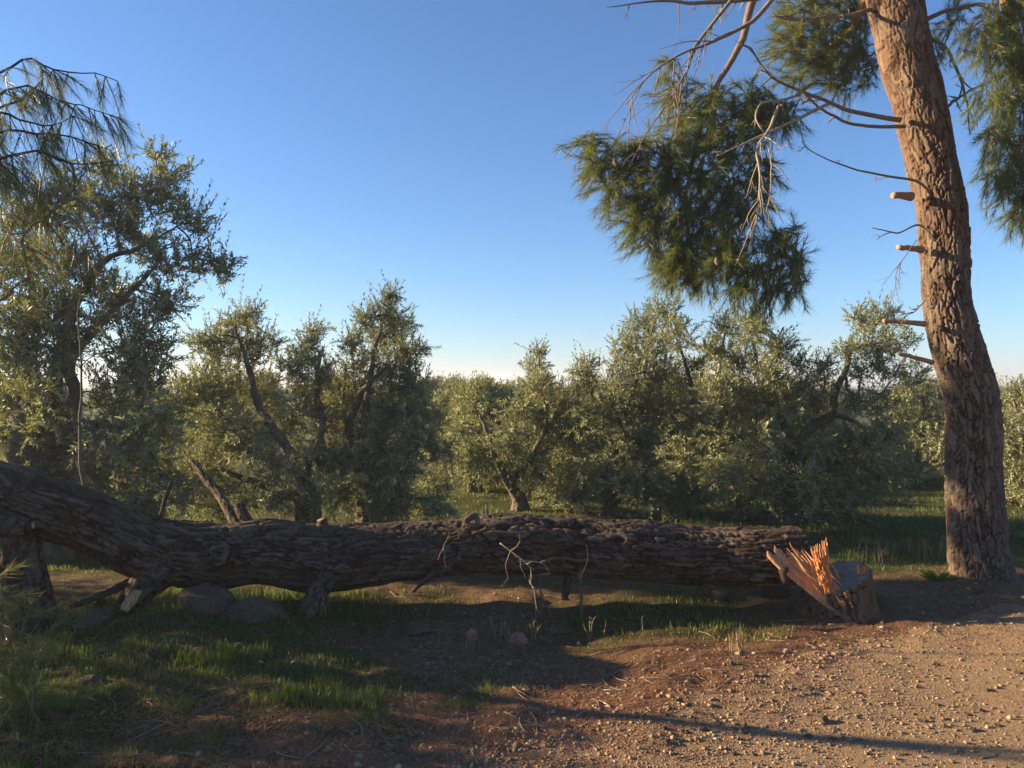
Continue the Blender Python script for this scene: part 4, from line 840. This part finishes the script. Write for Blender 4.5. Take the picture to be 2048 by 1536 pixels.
stalks(1030, 1255, 16, .12, .12, 'reddish dry stalks on the lit strip of grass at centre', 5)
stalks(945, 1275, 6, .10, .04, 'dry stalks beside the small reddish stone', 6)
stalks(1480, 1300, 12, .12, .035, 'pale dry seed stalks in shade in front of the stump', 7)
stalks(335, 1225, 8, .2, .06, 'dry grass stalks before the large limestone block', 8)
stalks(655, 1240, 9, .16, .06, 'tall pale grass stalks beside the leaning limb', 9)
# broad-leaved weeds
def weed(px, py, n, size, label, seed):
    d = EYE * F / (py - CY); x0, y0 = (px - CX) / F * d, d; r = np.random.default_rng(seed); B_ = Buf()
    for k in range(n):
        a = r.uniform(0, 6.28); el = r.uniform(.2, 1.1); dv = np.array([math.cos(a) * math.cos(el), math.sin(a) * math.cos(el), math.sin(el)]); l = size * r.uniform(.6, 1.1); w = l * .26
        sd = nrm(np.cross(dv, (0, 0, 1.))); p = np.array([x0, y0, h1(x0, y0)]) + np.append(r.normal(size=2) * size * .25, 0); dn = np.array([0, 0, -.18 * l])
        V = np.array([p, p + dv * l * .35 + sd * w * .6, p + dv * l * .35 - sd * w * .6, p + dv * l * .35 - (0, 0, .008), p + dv * l * .7 + sd * w + dn * .3, p + dv * l * .7 - sd * w + dn * .3, p + dv * l * .7 - (0, 0, .01) + dn * .3, p + dv * l + dn])
        B_.add(V, [[1, 4, 6, 3], [3, 6, 5, 2]], [[0, 1, 3], [0, 3, 2], [4, 7, 6], [6, 7, 5]], r.random())
    return tag(B_.obj('leafy_weed', M['weed']), label, 'weed')
weed(188, 1232, 26, .13, 'bright green leafy weed catching the sun beside the left rock', 1)
weed(215, 1010, 40, .28, 'sunlit green leafy plants behind the rising limb at left', 2)
weed(640, 1215, 20, .10, 'green leafy weed beside the leaning limb', 3)
weed(1870, 1172, 24, .13, 'dark low weed at the foot of the standing pine', 4)

# ------------------------------------------------------------------ bare twigs and posts
PT = M['pale_twig']
def twig_thing(name, label, cat, pts, mt, subs=(), sides=6, seed=0, sub=0, subL=.1):
    B_ = Buf(); tw_ = .6 if mt is PT else 1.; q = np.array([P(*p[:3]) for p in pts]); c = B_.tube(q, [p[3] * tw_ for p in pts], sides, 22, .02, seed, .5)
    for s_ in subs: B_.tube(np.array([P(*p[:3]) for p in s_]), [p[3] * tw_ for p in s_], 5, 12, .02, seed + 1, .5)
    r = np.random.default_rng(seed)
    for k in range(sub):
        i0 = r.integers(5, 17); dv = nrm(rand_unit(1, r)[0] + (0, 0, -.2)) * subL * r.uniform(.4, 1.2); B_.tube([c[i0], c[i0] + dv * .5 + rand_unit(1, r)[0] * .01, c[i0] + dv], [.003, .0025, .001], 3, 5, 0, seed, .6)
    return tag(B_.obj(name, mt, smooth=True), label, cat)
PT = M['pale_twig']
twig_thing('dead_branch', 'pale forked dead branch hanging in front of the fallen trunk', 'branch',
  [(1000, 1086, 5.1, .010), (1022, 1102, 5.08, .008), (1045, 1120, 5.06, .007), (1062, 1140, 5.05, .005), (1062, 1165, 5.05, .004), (1072, 1200, 5.05, .005), (1080, 1230, 5.03, .003)], PT,
  [[(1020, 1102, 5.08, .005), (1035, 1092, 5.06, .004), (1040, 1070, 5.05, .002)], [(1045, 1122, 5.06, .005), (1075, 1124, 5.04, .004), (1090, 1132, 5.03, .003), (1100, 1150, 5.03, .0015)], [(1080, 1125, 5.04, .003), (1092, 1120, 5.03, .002), (1104, 1118, 5.03, .0015)],
   [(1020, 1103, 5.08, .004), (1012, 1130, 5.07, .003), (1014, 1155, 5.07, .002), (1003, 1175, 5.06, .0015)], [(1040, 1118, 5.06, .004), (1044, 1140, 5.05, .003), (1052, 1158, 5.05, .0015)], [(1060, 1190, 5.05, .003), (1040, 1172, 5.05, .002)], [(1072, 1215, 5.04, .003), (1070, 1240, 5.0, .002)]], seed=21, sub=6, subL=.08)
def post(label, px, py0, py1, d, r_, seed, subs=()):
    x = (px - CX) / F * d; t = thing('cut_post', label, 'cut stem', (x, d, h1(x, d))); B_ = Buf(); b = np.array([x, d, h1(x, d) - .03]); tp_ = P(px - 3, py1, d)
    B_.tube([b, (b + tp_) / 2 + (.006, 0, 0), tp_], [r_ * 1.15, r_, r_ * .92], 10, 14, .006, seed, .7); o = B_.obj('stem', M['stump_bark'], t, smooth=True)
    for s_ in subs:
        B2 = Buf(); B2.tube(np.array([P(*p[:3]) for p in s_]), [p[3] for p in s_], 5, 12, .006, seed, .8); B2.obj('twig', PT, t, smooth=True)
post('upright sawn stem with a curved twig, below the middle of the fallen trunk', 1162, 1203, 1143, 5.30, .011, 1, [[(1160, 1155, 5.29, .005), (1170, 1135, 5.28, .004), (1176, 1112, 5.28, .003), (1172, 1090, 5.28, .002)]])
post('shorter thin sawn stem left of the upright one with a side twig', 1082, 1180, 1146, 5.32, .008, 2, [[(1082, 1148, 5.31, .005), (1094, 1148, 5.3, .004), (1101, 1146, 5.3, .003)]])
twig_thing('twig', 'thin bare twig leaning against the trunk left of the dead branch', 'twig', [(876, 1120, 5.2, .004), (886, 1095, 5.2, .0035), (897, 1075, 5.2, .003), (899, 1062, 5.2, .0015)], PT, [[(886, 1095, 5.2, .003), (890, 1120, 5.2, .002), (891, 1145, 5.2, .0015)]], seed=22)
twig_thing('twig', 'short bare twig standing in the shaded path', 'twig', [(852, 1232, 5.15, .004), (858, 1218, 5.15, .003), (863, 1205, 5.15, .0015)], PT, seed=23)
twig_thing('twig', 'fallen twig slanting beneath the trunk, right of the dark stub', 'twig', [(860, 1152, 5.35, .004), (885, 1168, 5.3, .005), (905, 1190, 5.25, .002)], PT, seed=24)
twig_thing('twig', 'thin straight twig standing alone under the trunk', 'twig', [(956, 1205, 5.4, .003), (957, 1180, 5.4, .0025), (958, 1160, 5.4, .0015)], PT, seed=25)
twig_thing('twig', 'slender curved stem rising from the lit bank', 'twig', [(1292, 1268, 4.9, .003), (1284, 1250, 4.9, .0025), (1287, 1230, 4.9, .0015)], M['dead_wood'], seed=26)
twig_thing('stake', 'short stake standing behind the trunk under the pointed olive tree', 'stake', [(742, 1060, 6.6, .012), (738, 1030, 6.6, .011), (733, 1015, 6.6, .01)], M['dead_wood'], seed=27)
twig_thing('stake', 'short broken stake behind the trunk near the knot', 'stake', [(980, 1050, 6.6, .012), (976, 1030, 6.6, .011), (971, 1010, 6.6, .009)], M['dead_wood'], seed=28)
twig_thing('sapling', 'thin bare sapling stem rising before the largest olive tree', 'sapling', [(178, 1010, 5.3, .012), (162, 940, 5.3, .010), (160, 840, 5.3, .009), (163, 740, 5.3, .007), (158, 640, 5.3, .006), (160, 590, 5.3, .003)], M['olive_bark'],
  [[(158, 850, 5.3, .006), (145, 835, 5.28, .004), (142, 820, 5.28, .002)], [(160, 735, 5.3, .005), (180, 715, 5.3, .003), (195, 700, 5.3, .002)], [(163, 740, 5.3, .005), (148, 722, 5.3, .003)]], seed=29)
twig_thing('fallen_stick', 'grey stick lying in the dark lower left', 'stick', [(165, 1305, 4.42, .008), (185, 1295, 4.5, .007), (208, 1282, 4.62, .005), (215, 1275, 4.7, .003)], M['dead_wood'], seed=30)
twig_thing('fallen_stick', 'pale broken bark piece catching light under the fork of the trunk', 'stick', [(248, 1222, 4.75, .03), (262, 1200, 4.78, .035), (278, 1180, 4.82, .02)], M['torn_dull'], seed=31, sides=7)

# ------------------------------------------------------------------ far trees on the plain
r = np.random.default_rng(51)
def far_tree(x, y, h, w, label, seed):
    t = thing('distant_tree', label, 'tree', (x, y, h1(x, y)), 'distant trees on the plain'); z = h1(x, y)
    V, Q, T, _ = tube([(x, y, z - .2), (x, y, z + h * .5)], [w * .06, w * .04], 8, 6); obj('trunk', V, [Q, T], M['olive_bark'], t, np.full(len(V), .4))
    rr = np.random.default_rng(seed); B_ = Buf()
    n = 900; u = rand_unit(n, rr) * (rr.random(n) ** .33)[:, None]; c = np.array([x, y, z + h * .62]) + u * (w * .5, w * .5, h * .38); c = c + .12 * w * np.stack([fbm(u * 3, 2, seed + k) for k in range(3)], 1)
    a = rand_unit(n, rr); b = perp(a, rr); s = w * .06
    V = np.stack([c - a * s, c + b * s, c + a * s, c - b * s], 1).reshape(-1, 3); B_.add(V, np.arange(n * 4).reshape(-1, 4), (), np.repeat(rr.random(n), 4)); B_.obj('crown', M['needle'], t, kind='stuff')
for k, (px, d, h, w) in enumerate([(862, 150, 3.6, 4.2), (887, 155, 3.2, 3.0)]):
    far_tree((px - CX) / F * d, d, h, w, ['broad bluish tree far off on the plain beside the pointed olive tree', 'small bluish tree far off, right of the broad one'][k], 900 + k)
for k in range(16):
    d = r.uniform(70, 260); px = r.uniform(820, 1280) if k < 10 else r.uniform(300, 2040)
    far_tree((px - CX) / F * d, d, 2.6, 3.2, 'low tree far out on the hazy plain', 920 + k)

# ------------------------------------------------------------------ haze over the plain
hz = np.array([[sx * 3300, sy * 3300, z] for z in (-8., 13.) for sx, sy in ((-1, -1), (1, -1), (1, 1), (-1, 1))])
hm = bpy.data.materials.new('thin haze'); hm.use_nodes = True; nt = hm.node_tree; nt.nodes.clear()
ho = nt.nodes.new('ShaderNodeOutputMaterial'); pv = nt.nodes.new('ShaderNodeVolumePrincipled'); pv.inputs['Color'].default_value = (.85, .9, 1, 1); pv.inputs['Density'].default_value = .0016; pv.inputs['Anisotropy'].default_value = .2
nt.links.new(pv.outputs[0], ho.inputs['Volume'])
obj('haze', hz, [[[0, 3, 2, 1], [4, 5, 6, 7], [0, 1, 5, 4], [1, 2, 6, 5], [2, 3, 7, 6], [3, 0, 4, 7]]], hm, kind='stuff')
print('tris', sum(len(m.loops) - 2 * len(m.polygons) for m in bpy.data.meshes))
